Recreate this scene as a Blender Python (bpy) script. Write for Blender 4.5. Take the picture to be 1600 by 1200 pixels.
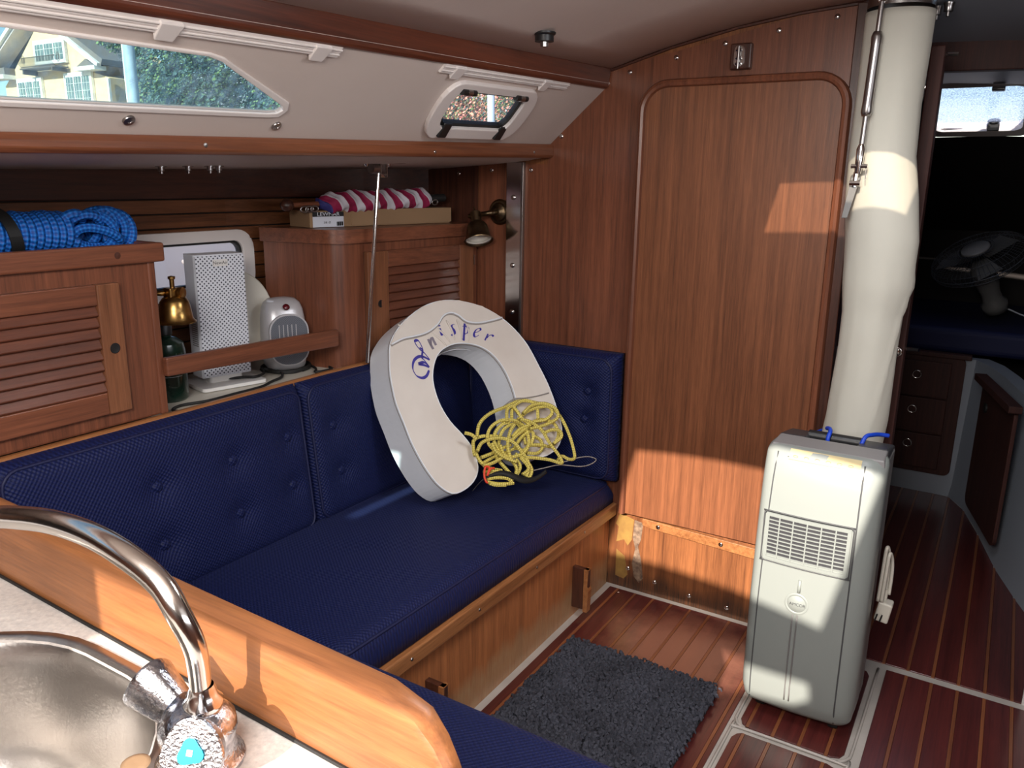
import bpy, bmesh, math, random
from mathutils import Vector, Matrix
from mathutils.geometry import tessellate_polygon
random.seed(7)
V = Vector
SC = bpy.context.scene
COL = SC.collection
for o in list(bpy.data.objects): bpy.data.objects.remove(o)

# ------------------------------------------------------------------ camera
cd = bpy.data.cameras.new('camera'); cam = bpy.data.objects.new('camera', cd); COL.objects.link(cam)
cd.sensor_width = 36; cd.lens = 36*1256.78/1600; cd.clip_start = .02; cd.clip_end = 300
R = ((0.85055065, 0.1410866, -0.50661441), (0.5257245, -0.20371824, 0.8259011), (0.01331698, -0.96881033, -0.24744537))
cam.matrix_world = Matrix(((R[0][0], -R[0][1], -R[0][2], 0), (R[1][0], -R[1][1], -R[1][2], 0), (R[2][0], -R[2][1], -R[2][2], 1.45), (0, 0, 0, 1)))
SC.camera = cam
SC.view_settings.view_transform = 'Standard'; SC.view_settings.look = 'None'
SC.view_settings.gamma = 1; SC.view_settings.use_curve_mapping = False
SC.view_settings.exposure = 0.2
# ------------------------------------------------------------------ sky, sun, daylight through the openings, added starboard fill
wd = bpy.data.worlds.new('sky'); SC.world = wd; wd.use_nodes = True
wn = wd.node_tree; wn.nodes.clear()
wo = wn.nodes.new('ShaderNodeOutputWorld'); wb = wn.nodes.new('ShaderNodeBackground'); ws = wn.nodes.new('ShaderNodeTexSky')
ws.sky_type = 'NISHITA'; ws.sun_disc = False; ws.sun_elevation = math.radians(29); ws.sun_rotation = math.radians(172); ws.air_density = 1.0; ws.dust_density = .6
wb.inputs['Strength'].default_value = 0.19
wn.links.new(ws.outputs[0], wb.inputs[0]); wn.links.new(wb.outputs[0], wo.inputs[0])
SUN_D = V((-.135, 1, -.55)).normalized()
def lamp(name, kind, energy, color, loc=(0, 0, 0), direction=(0, 0, -1), **kw):
    l = bpy.data.lights.new(name, kind); l.energy = energy; l.color = color
    for k, v in kw.items(): setattr(l, k, v)
    o = bpy.data.objects.new(name, l); o.location = loc
    o.rotation_euler = V(direction).to_track_quat('-Z', 'Y').to_euler(); COL.objects.link(o); return o
lamp('sun', 'SUN', 9.6, (1.0, .90, .79), (0, -5, 5), SUN_D, angle=math.radians(.55))
lamp('companionway_daylight', 'AREA', 34, (1.0, .95, .90), (-.30, -.22, 1.80), (-.25, .75, -.9), shape='RECTANGLE', size=.72, size_y=.62)
lamp('deck_hatch_daylight', 'AREA', 7.0, (.95, .97, 1.0), (-.31, 1.56, 1.84), (-.1, .1, -1), shape='RECTANGLE', size=.38, size_y=.26)
lamp('starboard_fill', 'AREA', 10, (.90, .94, 1.0), (1.28, .9, 1.50), (-1, .25, -.18), shape='RECTANGLE', size=1.6, size_y=.28)  # added fill lamp; the starboard wall has no window

# ------------------------------------------------------------------ materials
def newmat(name):
    m = bpy.data.materials.new(name); m.use_nodes = True
    nt = m.node_tree; b = nt.nodes['Principled BSDF']; return m, nt, b
def N(nt, t, **kw):
    n = nt.nodes.new(t)
    for k, v in kw.items():
        if k.startswith('i_'): n.inputs[int(k[2:])].default_value = v
        else: setattr(n, k, v)
    return n
def mat(name, c, rough=.5, metal=0, coat=0, bump=0, bscale=40, spec=.5, emit=None, vary=0, vscale=6, c2=None):
    m, nt, b = newmat(name)
    b.inputs['Base Color'].default_value = (*c, 1); b.inputs['Roughness'].default_value = rough
    b.inputs['Metallic'].default_value = metal; b.inputs['Coat Weight'].default_value = coat
    b.inputs['Specular IOR Level'].default_value = spec
    if emit: b.inputs['Emission Color'].default_value = (*emit[0], 1); b.inputs['Emission Strength'].default_value = emit[1]
    tc = None
    if bump or vary: tc = N(nt, 'ShaderNodeTexCoord')
    if bump:
        n = N(nt, 'ShaderNodeTexNoise'); n.inputs['Scale'].default_value = bscale; n.inputs['Detail'].default_value = 4
        bp = N(nt, 'ShaderNodeBump'); bp.inputs['Strength'].default_value = bump; bp.inputs['Distance'].default_value = .01
        nt.links.new(tc.outputs['Object'], n.inputs['Vector']); nt.links.new(n.outputs[0], bp.inputs['Height']); nt.links.new(bp.outputs[0], b.inputs['Normal'])
    if vary:
        n = N(nt, 'ShaderNodeTexNoise'); n.inputs['Scale'].default_value = vscale; n.inputs['Detail'].default_value = 5
        r = N(nt, 'ShaderNodeValToRGB'); r.color_ramp.elements[0].position = .5-vary; r.color_ramp.elements[1].position = .5+vary
        r.color_ramp.elements[0].color = (*(c2 or tuple(x*.7 for x in c)), 1); r.color_ramp.elements[1].color = (*c, 1)
        nt.links.new(tc.outputs['Object'], n.inputs['Vector']); nt.links.new(n.outputs[0], r.inputs[0]); nt.links.new(r.outputs[0], b.inputs['Base Color'])
    return m
def wood(name, dark, light, axis='z', scale=1.0, rough=.38, coat=.25, stain=None, mid=.5):
    """teak: long fine streaks along the grain axis plus pores"""
    m, nt, b = newmat(name); L = nt.links.new
    tc = N(nt, 'ShaderNodeTexCoord'); oi = N(nt, 'ShaderNodeObjectInfo')
    ad = N(nt, 'ShaderNodeVectorMath', operation='ADD'); mu = N(nt, 'ShaderNodeVectorMath', operation='SCALE'); mu.inputs[3].default_value = 3.7
    cx = N(nt, 'ShaderNodeCombineXYZ')
    for i in range(3): L(oi.outputs['Random'], cx.inputs[i])
    L(cx.outputs[0], mu.inputs[0]); L(tc.outputs['Object'], ad.inputs[0]); L(mu.outputs[0], ad.inputs[1])
    def streak(fine, longs, detail):
        mp = N(nt, 'ShaderNodeMapping'); s = [fine*scale]*3; s['xyz'.index(axis)] = longs*scale; mp.inputs['Scale'].default_value = s
        n = N(nt, 'ShaderNodeTexNoise'); n.inputs['Scale'].default_value = 1; n.inputs['Detail'].default_value = detail; n.inputs['Roughness'].default_value = .65
        L(ad.outputs[0], mp.inputs[0]); L(mp.outputs[0], n.inputs['Vector']); return n.outputs[0]
    a = streak(75, 1.6, 4); c = streak(330, 14, 3); d = streak(9, 1.2, 3)
    m1 = N(nt, 'ShaderNodeMath', operation='MULTIPLY_ADD'); m1.inputs[1].default_value = .5; L(a, m1.inputs[0])
    m2 = N(nt, 'ShaderNodeMath', operation='MULTIPLY_ADD'); m2.inputs[1].default_value = .32; L(c, m2.inputs[0])
    m3 = N(nt, 'ShaderNodeMath', operation='MULTIPLY'); m3.inputs[1].default_value = .3; L(d, m3.inputs[0])
    L(m3.outputs[0], m2.inputs[2]); L(m2.outputs[0], m1.inputs[2])
    r = N(nt, 'ShaderNodeValToRGB'); e = r.color_ramp.elements
    e[0].position = .40; e[0].color = (*dark, 1); e[1].position = .74; e[1].color = (*light, 1)
    x = e.new(.57); x.color = (*[p*(1-mid)+q*mid for p, q in zip(dark, light)], 1)
    L(m1.outputs[0], r.inputs[0]); col = r.outputs[0]
    if stain:   # worn / damp area near a height: (axis index, limit, softness, colour)
        for (ax, lim, soft, sc_, sign) in stain:
            sp = N(nt, 'ShaderNodeSeparateXYZ'); L(tc.outputs['Object'], sp.inputs[0])
            mr = N(nt, 'ShaderNodeMapRange'); mr.inputs[1].default_value = lim; mr.inputs[2].default_value = lim+sign*soft; mr.inputs[3].default_value = 1; mr.inputs[4].default_value = 0
            nz = N(nt, 'ShaderNodeMath', operation='MULTIPLY_ADD'); nz.inputs[1].default_value = .12; L(d, nz.inputs[0]); L(sp.outputs[ax], nz.inputs[2])
            nz2 = N(nt, 'ShaderNodeMath', operation='ADD'); nz2.inputs[1].default_value = -.06; L(nz.outputs[0], nz2.inputs[0])
            L(nz2.outputs[0], mr.inputs[0])
            th = N(nt, 'ShaderNodeMath', operation='MULTIPLY_ADD'); th.inputs[1].default_value = 2.2; th.inputs[2].default_value = -.45; L(c, th.inputs[0]); th.use_clamp = True
            mm = N(nt, 'ShaderNodeMath', operation='MULTIPLY'); L(mr.outputs[0], mm.inputs[0]); L(th.outputs[0], mm.inputs[1])
            mx = N(nt, 'ShaderNodeMixRGB'); L(mm.outputs[0], mx.inputs[0]); L(col, mx.inputs[1]); mx.inputs[2].default_value = (*sc_, 1); col = mx.outputs[0]
    L(col, b.inputs['Base Color']); b.inputs['Roughness'].default_value = rough; b.inputs['Coat Weight'].default_value = coat; b.inputs['Coat Roughness'].default_value = .3
    b.inputs['Specular IOR Level'].default_value = .4
    bp = N(nt, 'ShaderNodeBump'); bp.inputs['Strength'].default_value = .12; bp.inputs['Distance'].default_value = .002; L(c, bp.inputs['Height']); L(bp.outputs[0], b.inputs['Normal'])
    return m
def fabric(name, axes, c=(.0035, .0085, .062)):
    """navy upholstery woven in small raised diamonds"""
    m, nt, b = newmat(name); L = nt.links.new
    tc = N(nt, 'ShaderNodeTexCoord'); sp = N(nt, 'ShaderNodeSeparateXYZ'); L(tc.outputs['Object'], sp.inputs[0])
    k = 2*math.pi/.0105
    def wave(sa, sb):
        a1 = N(nt, 'ShaderNodeMath', operation='MULTIPLY'); a1.inputs[1].default_value = k*sa; L(sp.outputs[axes[0]], a1.inputs[0])
        a2 = N(nt, 'ShaderNodeMath', operation='MULTIPLY_ADD'); a2.inputs[1].default_value = k*sb; L(sp.outputs[axes[1]], a2.inputs[0]); L(a1.outputs[0], a2.inputs[2])
        s = N(nt, 'ShaderNodeMath', operation='SINE'); L(a2.outputs[0], s.inputs[0]); return s.outputs[0]
    w1 = wave(.95, .12); w2 = wave(-.12, .95)
    mu = N(nt, 'ShaderNodeMath', operation='MULTIPLY'); L(w1, mu.inputs[0]); L(w2, mu.inputs[1])
    bp = N(nt, 'ShaderNodeBump'); b.inputs['Specular IOR Level'].default_value = .3; bp.inputs['Strength'].default_value = .8; bp.inputs['Distance'].default_value = .0013; L(mu.outputs[0], bp.inputs['Height']); L(bp.outputs[0], b.inputs['Normal'])
    mr = N(nt, 'ShaderNodeMapRange'); mr.inputs[1].default_value = -1; mr.inputs[2].default_value = 1; L(mu.outputs[0], mr.inputs[0])
    mx = N(nt, 'ShaderNodeMixRGB'); mx.inputs[1].default_value = (*[q*.62 for q in c], 1); mx.inputs[2].default_value = (*[q*1.25 for q in c], 1)
    L(mr.outputs[0], mx.inputs[0]); L(mx.outputs[0], b.inputs['Base Color']); b.inputs['Roughness'].default_value = .62
    b.inputs['Sheen Weight'].default_value = .05; b.inputs['Sheen Roughness'].default_value = .4; b.inputs['Sheen Tint'].default_value = (.35, .4, .8, 1)
    return m
def ropemat(name, c, c2, ku=260, kv=2):
    """braided rope: diamond relief from the tube's own UVs (metres along, turns around)"""
    m, nt, b = newmat(name); L = nt.links.new
    uv = N(nt, 'ShaderNodeUVMap'); sp = N(nt, 'ShaderNodeSeparateXYZ'); L(uv.outputs[0], sp.inputs[0])
    def wave(s):
        a1 = N(nt, 'ShaderNodeMath', operation='MULTIPLY'); a1.inputs[1].default_value = ku; L(sp.outputs[0], a1.inputs[0])
        a2 = N(nt, 'ShaderNodeMath', operation='MULTIPLY_ADD'); a2.inputs[1].default_value = s*2*math.pi*kv; L(sp.outputs[1], a2.inputs[0]); L(a1.outputs[0], a2.inputs[2])
        q = N(nt, 'ShaderNodeMath', operation='SINE'); L(a2.outputs[0], q.inputs[0]); return q.outputs[0]
    mu = N(nt, 'ShaderNodeMath', operation='MULTIPLY'); L(wave(1), mu.inputs[0]); L(wave(-1), mu.inputs[1])
    mr = N(nt, 'ShaderNodeMapRange'); mr.inputs[1].default_value = -1; mr.inputs[2].default_value = 1; L(mu.outputs[0], mr.inputs[0])
    mx = N(nt, 'ShaderNodeMixRGB'); mx.inputs[1].default_value = (*c2, 1); mx.inputs[2].default_value = (*c, 1); L(mr.outputs[0], mx.inputs[0]); L(mx.outputs[0], b.inputs['Base Color'])
    bp = N(nt, 'ShaderNodeBump'); bp.inputs['Strength'].default_value = .8; bp.inputs['Distance'].default_value = .002; L(mu.outputs[0], bp.inputs['Height']); L(bp.outputs[0], b.inputs['Normal'])
    b.inputs['Roughness'].default_value = .55; return m
def glassmat(name, tint, haze, hazec=(.8, .85, .9), streak=None, gloss=.06):
    """acrylic pane: see-through, a little reflection, dusty haze that scatters light"""
    m, nt, b = newmat(name); nt.nodes.remove(b); L = nt.links.new; out = nt.nodes['Material Output']
    tr = N(nt, 'ShaderNodeBsdfTransparent'); tr.inputs[0].default_value = (*tint, 1)
    gl = N(nt, 'ShaderNodeBsdfGlossy'); gl.inputs['Roughness'].default_value = .05
    tl = N(nt, 'ShaderNodeBsdfTranslucent'); tl.inputs[0].default_value = (*hazec, 1)
    m1 = N(nt, 'ShaderNodeMixShader'); m1.inputs[0].default_value = haze; L(tr.outputs[0], m1.inputs[1]); L(tl.outputs[0], m1.inputs[2])
    if streak:
        tc = N(nt, 'ShaderNodeTexCoord'); mp = N(nt, 'ShaderNodeMapping'); mp.inputs['Scale'].default_value = streak; n = N(nt, 'ShaderNodeTexNoise'); n.inputs['Scale'].default_value = 1; n.inputs['Detail'].default_value = 6
        mr = N(nt, 'ShaderNodeMapRange'); mr.inputs[1].default_value = .42; mr.inputs[2].default_value = .7; mr.inputs[3].default_value = haze*.5; mr.inputs[4].default_value = min(1, haze*2.2)
        L(tc.outputs['Object'], mp.inputs[0]); L(mp.outputs[0], n.inputs['Vector']); L(n.outputs[0], mr.inputs[0]); L(mr.outputs[0], m1.inputs[0])
    m2 = N(nt, 'ShaderNodeMixShader'); m2.inputs[0].default_value = gloss; L(m1.outputs[0], m2.inputs[1]); L(gl.outputs[0], m2.inputs[2]); L(m2.outputs[0], out.inputs[0])
    return m

TD, TL_ = (.092, .031, .017), (.262, .088, .043)
M = {}
M['teak_z'] = wood('teak veneer upright grain', TD, TL_, 'z')
M['teak_y'] = wood('teak grain fore and aft', TD, TL_, 'y')
M['teak_x'] = wood('teak grain athwartships', TD, TL_, 'x')
M['leaf'] = wood('table leaf veneer', (.105, .036, .016), (.285, .102, .043), 'z', 1.0, .42, .15)
M['teak_dark_y'] = wood('dark teak fore and aft', (.028, .009, .006), (.105, .032, .018), 'y')
M['teak_dark_z'] = wood('dark teak upright', (.028, .010, .007), (.11, .036, .02), 'z')
M['plank_hull'] = wood('hull ceiling plank', (.07, .024, .010), (.23, .085, .033), 'y')
M['rail'] = wood('varnished red teak rail', (.045, .011, .006), (.16, .04, .018), 'y', .6, .3, .4)
M['eyebrow'] = wood('varnished teak eyebrow', (.085, .026, .012), (.24, .078, .032), 'y', .6, .3, .4)
M['settee_front'] = wood('settee front veneer', (.20, .066, .023), (.55, .205, .072), 'z', 1, .4, .2, stain=[(2, .07, .05, (.40, .25, .13), 1)])
M['trim_y'] = wood('settee ledge teak', (.15, .05, .016), (.45, .19, .07), 'y', 1, .35, .25)
M['bulk_low'] = wood('lower bulkhead veneer', (.09, .03, .012), (.34, .125, .045), 'z', 1, .42, .15, stain=[(2, .03, .045, (.035, .022, .016), 1)])
M['fiddle'] = wood('worn galley fiddle', (.13, .047, .018), (.34, .13, .045), 'x', .7, .4, .2)
M['sole'] = wood('dark teak sole', (.044, .009, .009), (.125, .024, .020), 'y', .7, .22, .5)
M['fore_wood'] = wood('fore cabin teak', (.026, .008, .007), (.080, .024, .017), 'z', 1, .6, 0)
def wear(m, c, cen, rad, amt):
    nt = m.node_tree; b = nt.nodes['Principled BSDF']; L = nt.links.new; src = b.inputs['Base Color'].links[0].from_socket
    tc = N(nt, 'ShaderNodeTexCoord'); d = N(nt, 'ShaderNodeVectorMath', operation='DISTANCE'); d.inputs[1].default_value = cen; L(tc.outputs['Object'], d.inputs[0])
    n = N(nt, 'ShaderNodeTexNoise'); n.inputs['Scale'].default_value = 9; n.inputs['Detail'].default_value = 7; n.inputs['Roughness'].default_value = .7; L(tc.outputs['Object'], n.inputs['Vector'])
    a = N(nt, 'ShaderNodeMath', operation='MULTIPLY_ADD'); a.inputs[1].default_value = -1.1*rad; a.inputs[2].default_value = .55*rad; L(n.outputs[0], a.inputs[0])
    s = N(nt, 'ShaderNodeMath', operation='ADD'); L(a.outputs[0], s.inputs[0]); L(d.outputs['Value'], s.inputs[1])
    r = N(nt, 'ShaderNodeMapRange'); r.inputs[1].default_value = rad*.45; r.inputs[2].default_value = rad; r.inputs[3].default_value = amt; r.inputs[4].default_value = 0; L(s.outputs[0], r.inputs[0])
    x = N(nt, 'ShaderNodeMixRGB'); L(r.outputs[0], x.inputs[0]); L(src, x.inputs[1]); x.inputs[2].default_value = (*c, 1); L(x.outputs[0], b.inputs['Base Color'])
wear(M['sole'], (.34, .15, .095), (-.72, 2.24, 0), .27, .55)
M['holly'] = wood('sole inlay', (.13, .042, .018), (.28, .095, .036), 'y', .7, .3, .3)
M['louver'] = wood('louvre slat', (.060, .018, .010), (.18, .055, .027), 'y')
M['gel'] = mat('white gelcoat', (.60, .57, .54), .35, coat=.1)
M['sole_white'] = mat('white sole liner', (.50, .46, .42), .5, vary=.3, vscale=9)
M['headliner'] = mat('cream vinyl headliner', (.76, .65, .60), .55, bump=.05, bscale=60, vary=.3, vscale=3, c2=(.71, .60, .55))
M['cabinside'] = mat('cream cabin side', (.64, .55, .50), .5, bump=.04, bscale=60, vary=.3, vscale=3, c2=(.59, .50, .455))
M['white'] = mat('white plastic', (.74, .73, .71), .38, coat=.1)
M['portwhite'] = mat('port frame white', (.78, .72, .69), .4)
M['black'] = mat('black plastic', (.012, .012, .013), .4)
M['rubber'] = mat('black rubber', (.008, .008, .008), .6)
M['chrome'] = mat('polished steel', (.72, .70, .68), .14, 1)
M['steel_dark'] = mat('dull steel', (.38, .36, .35), .3, 1)
M['brass'] = mat('tarnished brass', (.50, .30, .10), .28, 1, vary=.25, vscale=35, c2=(.16, .09, .03))
M['brass_dark'] = mat('dark aged brass', (.22, .15, .08), .38, 1, vary=.25, vscale=30, c2=(.07, .05, .035))
M['lampwhite'] = mat('enamel reflector', (.8, .76, .68), .4)
M['seat_xy'] = fabric('navy woven seat', (0, 1)); M['seat_yz'] = fabric('navy woven back', (1, 2)); M['seat_xz'] = fabric('navy woven end', (0, 2))
M['navy'] = mat('navy piping', (.004, .007, .05), .6)
M['navy_bed'] = mat('navy berth cover', (.003, .006, .05), .7)
M['blue_cover'] = mat('blue grey cover', (.05, .09, .20), .6)
M['cloth'] = mat('cream mast cloth', (.60, .58, .50), .8, bump=.08, bscale=30, vary=.3, vscale=5, c2=(.53, .51, .44))
M['ac'] = mat('pale grey green plastic', (.235, .255, .24), .38, spec=.4)
M['ac_dark'] = mat('mid grey plastic', (.16, .155, .15), .42)
M['ac_groove'] = mat('shadow groove plastic', (.06, .062, .065), .6)
M['ac_char'] = mat('charcoal plastic', (.04, .04, .045), .4)
M['ac_deck'] = mat('light grey deck plastic', (.24, .23, .23), .45)
M['ac_tape'] = mat('yellowed tape', (.55, .45, .24), .6)
M['bluehook'] = mat('blue cord', (.01, .06, .55), .45)
M['buoy'] = mat('off white vinyl', (.71, .655, .60), .5, bump=.12, bscale=18, vary=.22, vscale=7, c2=(.63, .565, .51))
M['buoy_side'] = mat('white vinyl gusset', (.78, .81, .86), .45, bump=.2, bscale=25)
M['seam'] = mat('seam stitching', (.34, .31, .29), .8)
M['ink'] = mat('blue ink', (.03, .02, .28), .5)
M['ink_faded'] = mat('faded ink', (.22, .19, .24), .6)
M['yellow'] = ropemat('yellow braided line', (.92, .80, .20), (.52, .40, .08), 420, 2)
M['bluerope'] = ropemat('bright blue braid', (.012, .21, .74), (.004, .05, .30), 330, 3)
M['whitecord'] = ropemat('thin white cord', (.65, .6, .55), (.2, .18, .17), 900, 1)
M['orange'] = mat('orange loop', (.75, .06, .02), .45)
M['rug'] = mat('charcoal shag', (.058, .061, .082), .85, vary=.3, vscale=9, c2=(.026, .027, .037))
M['rug_edge'] = mat('rug backing', (.02, .02, .026), .8)
M['counter'] = mat('grey laminate', (.50, .46, .42), .45, bump=.1, bscale=120, vary=.2, vscale=180, c2=(.38, .35, .33))
M['sink'] = mat('brushed steel', (.48, .45, .42), .32, 1, bump=.05, bscale=200)
M['faucet'] = mat('pitted chrome', (.72, .73, .76), .16, 1, bump=.14, bscale=330, vary=.22, vscale=200, c2=(.28, .30, .36))
M['pipe_chrome'] = mat('smooth chrome', (.74, .71, .66), .16, 1, bump=.02, bscale=60)
M['cyan'] = mat('cyan enamel', (.0, .34, .48), .3)
M['card'] = mat('brown cardboard', (.28, .17, .09), .8)
M['label'] = mat('white paper label', (.62, .64, .72), .6)
M['print'] = mat('black print', (.01, .01, .012), .6)
M['flag_red'] = mat('flag crimson', (.28, .008, .06), .75)
M['flag_white'] = mat('flag white', (.62, .60, .66), .75)
M['flag_blue'] = mat('flag blue', (.03, .03, .17), .75)
M['heater'] = mat('white enamelled heater', (.66, .68, .74), .35)
M['heatsilver'] = mat('silver plastic', (.52, .51, .53), .32, .3)
M['meshgrey'] = mat('dark wire mesh', (.10, .105, .12), .5, .4)
M['disc'] = mat('cream plastic dish', (.55, .52, .45), .45)
M['greenbottle'] = mat('dark green bottle', (.006, .022, .014), .22, coat=.4)
M['red'] = mat('dark red lens', (.10, .004, .01), .25)
M['shelfwhite'] = mat('white laminate', (.62, .58, .50), .4)
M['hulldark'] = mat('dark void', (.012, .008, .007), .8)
M['residue'] = mat('yellow glue residue', (.34, .20, .05), .5, vary=.3, vscale=30, c2=(.2, .1, .03))
M['bare'] = mat('bare split veneer', (.30, .20, .13), .8, vary=.2, vscale=60, c2=(.08, .045, .03))
M['paperpack'] = mat('paper pack', (.7, .68, .66), .6)
M['packyellow'] = mat('yellow print', (.75, .55, .05), .6)
M['stucco'] = mat('tan stucco', (.74, .55, .32), .9, bump=.2, bscale=3, vary=.3, vscale=.5, c2=(.68, .50, .29))
M['roofgrey'] = mat('grey shingle', (.20, .17, .15), .9, vary=.3, vscale=5)
M['trimwhite'] = mat('white painted trim', (.80, .78, .74), .6)
M['paneblue'] = mat('window pane dark', (.06, .10, .10), .2, vary=.3, vscale=2, c2=(.20, .26, .24))
M['iron'] = mat('brown wrought iron', (.10, .08, .07), .6)
M['pole'] = mat('grey painted pole', (.36, .46, .56), .5)
M['leafgreen'] = mat('green leaves', (.28, .42, .14), .7, vary=.3, vscale=1.5, c2=(.06, .12, .07))
M['leafdark'] = mat('blue green leaves', (.09, .17, .14), .8, vary=.3, vscale=1, c2=(.05, .10, .11))
M['leafpink'] = mat('pink red leaves', (.85, .28, .28), .7, vary=.25, vscale=3, c2=(.35, .30, .12))
M['bark'] = mat('bark', (.10, .07, .05), .9)
M['ground'] = mat('pale ground', (.30, .27, .24), .9, vary=.3, vscale=.3)
M['neighbour'] = mat('white hull topsides', (.80, .74, .72), .4, vary=.3, vscale=1.2, c2=(.66, .60, .60))
M['sidewall'] = mat('shade tinted blue grey', (.30, .33, .38), .4)  # grey darkened in the colour itself for shaded surfaces
M['winglass'] = glassmat('scratched acrylic window', (.80, .95, .97), .13, (.75, .92, 1), (60, 60, 3.2), .05)
M['portglass'] = glassmat('clear port pane', (.93, .95, 1), .05, (.9, .9, 1), None, .05)
M['smoke'] = glassmat('smoked acrylic hatch lid', (.66, .64, .60), .05, (.6, .6, .6), None, .04)
M['frost'] = glassmat('frosted hatch pane', (.95, .96, 1), .35, (.9, .92, 1), (170, 170, 170), .05)

def perforated(name, c, hole, d, dot):
    m, nt, b = newmat(name); L = nt.links.new
    tc = N(nt, 'ShaderNodeTexCoord'); sp = N(nt, 'ShaderNodeSeparateXYZ'); L(tc.outputs['Object'], sp.inputs[0]); k = 2*math.pi/d
    def s(ax, ph=0):
        a = N(nt, 'ShaderNodeMath', operation='MULTIPLY'); a.inputs[1].default_value = k; L(sp.outputs[ax], a.inputs[0])
        q = N(nt, 'ShaderNodeMath', operation='COSINE'); L(a.outputs[0], q.inputs[0]); return q.outputs[0]
    mu = N(nt, 'ShaderNodeMath', operation='MULTIPLY'); L(s(0), mu.inputs[0]); L(s(2), mu.inputs[1])
    g = N(nt, 'ShaderNodeMath', operation='GREATER_THAN'); g.inputs[1].default_value = dot; L(mu.outputs[0], g.inputs[0])
    mx = N(nt, 'ShaderNodeMixRGB'); mx.inputs[1].default_value = (*c, 1); mx.inputs[2].default_value = (*hole, 1); L(g.outputs[0], mx.inputs[0]); L(mx.outputs[0], b.inputs['Base Color'])
    b.inputs['Roughness'].default_value = .4; return m
M['perf'] = perforated('perforated white metal', (.66, .68, .74), (.04, .045, .07), .0125, .42)
M['finemesh'] = perforated('fine dark mesh', (.15, .16, .19), (.05, .055, .07), .006, .2)

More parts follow.
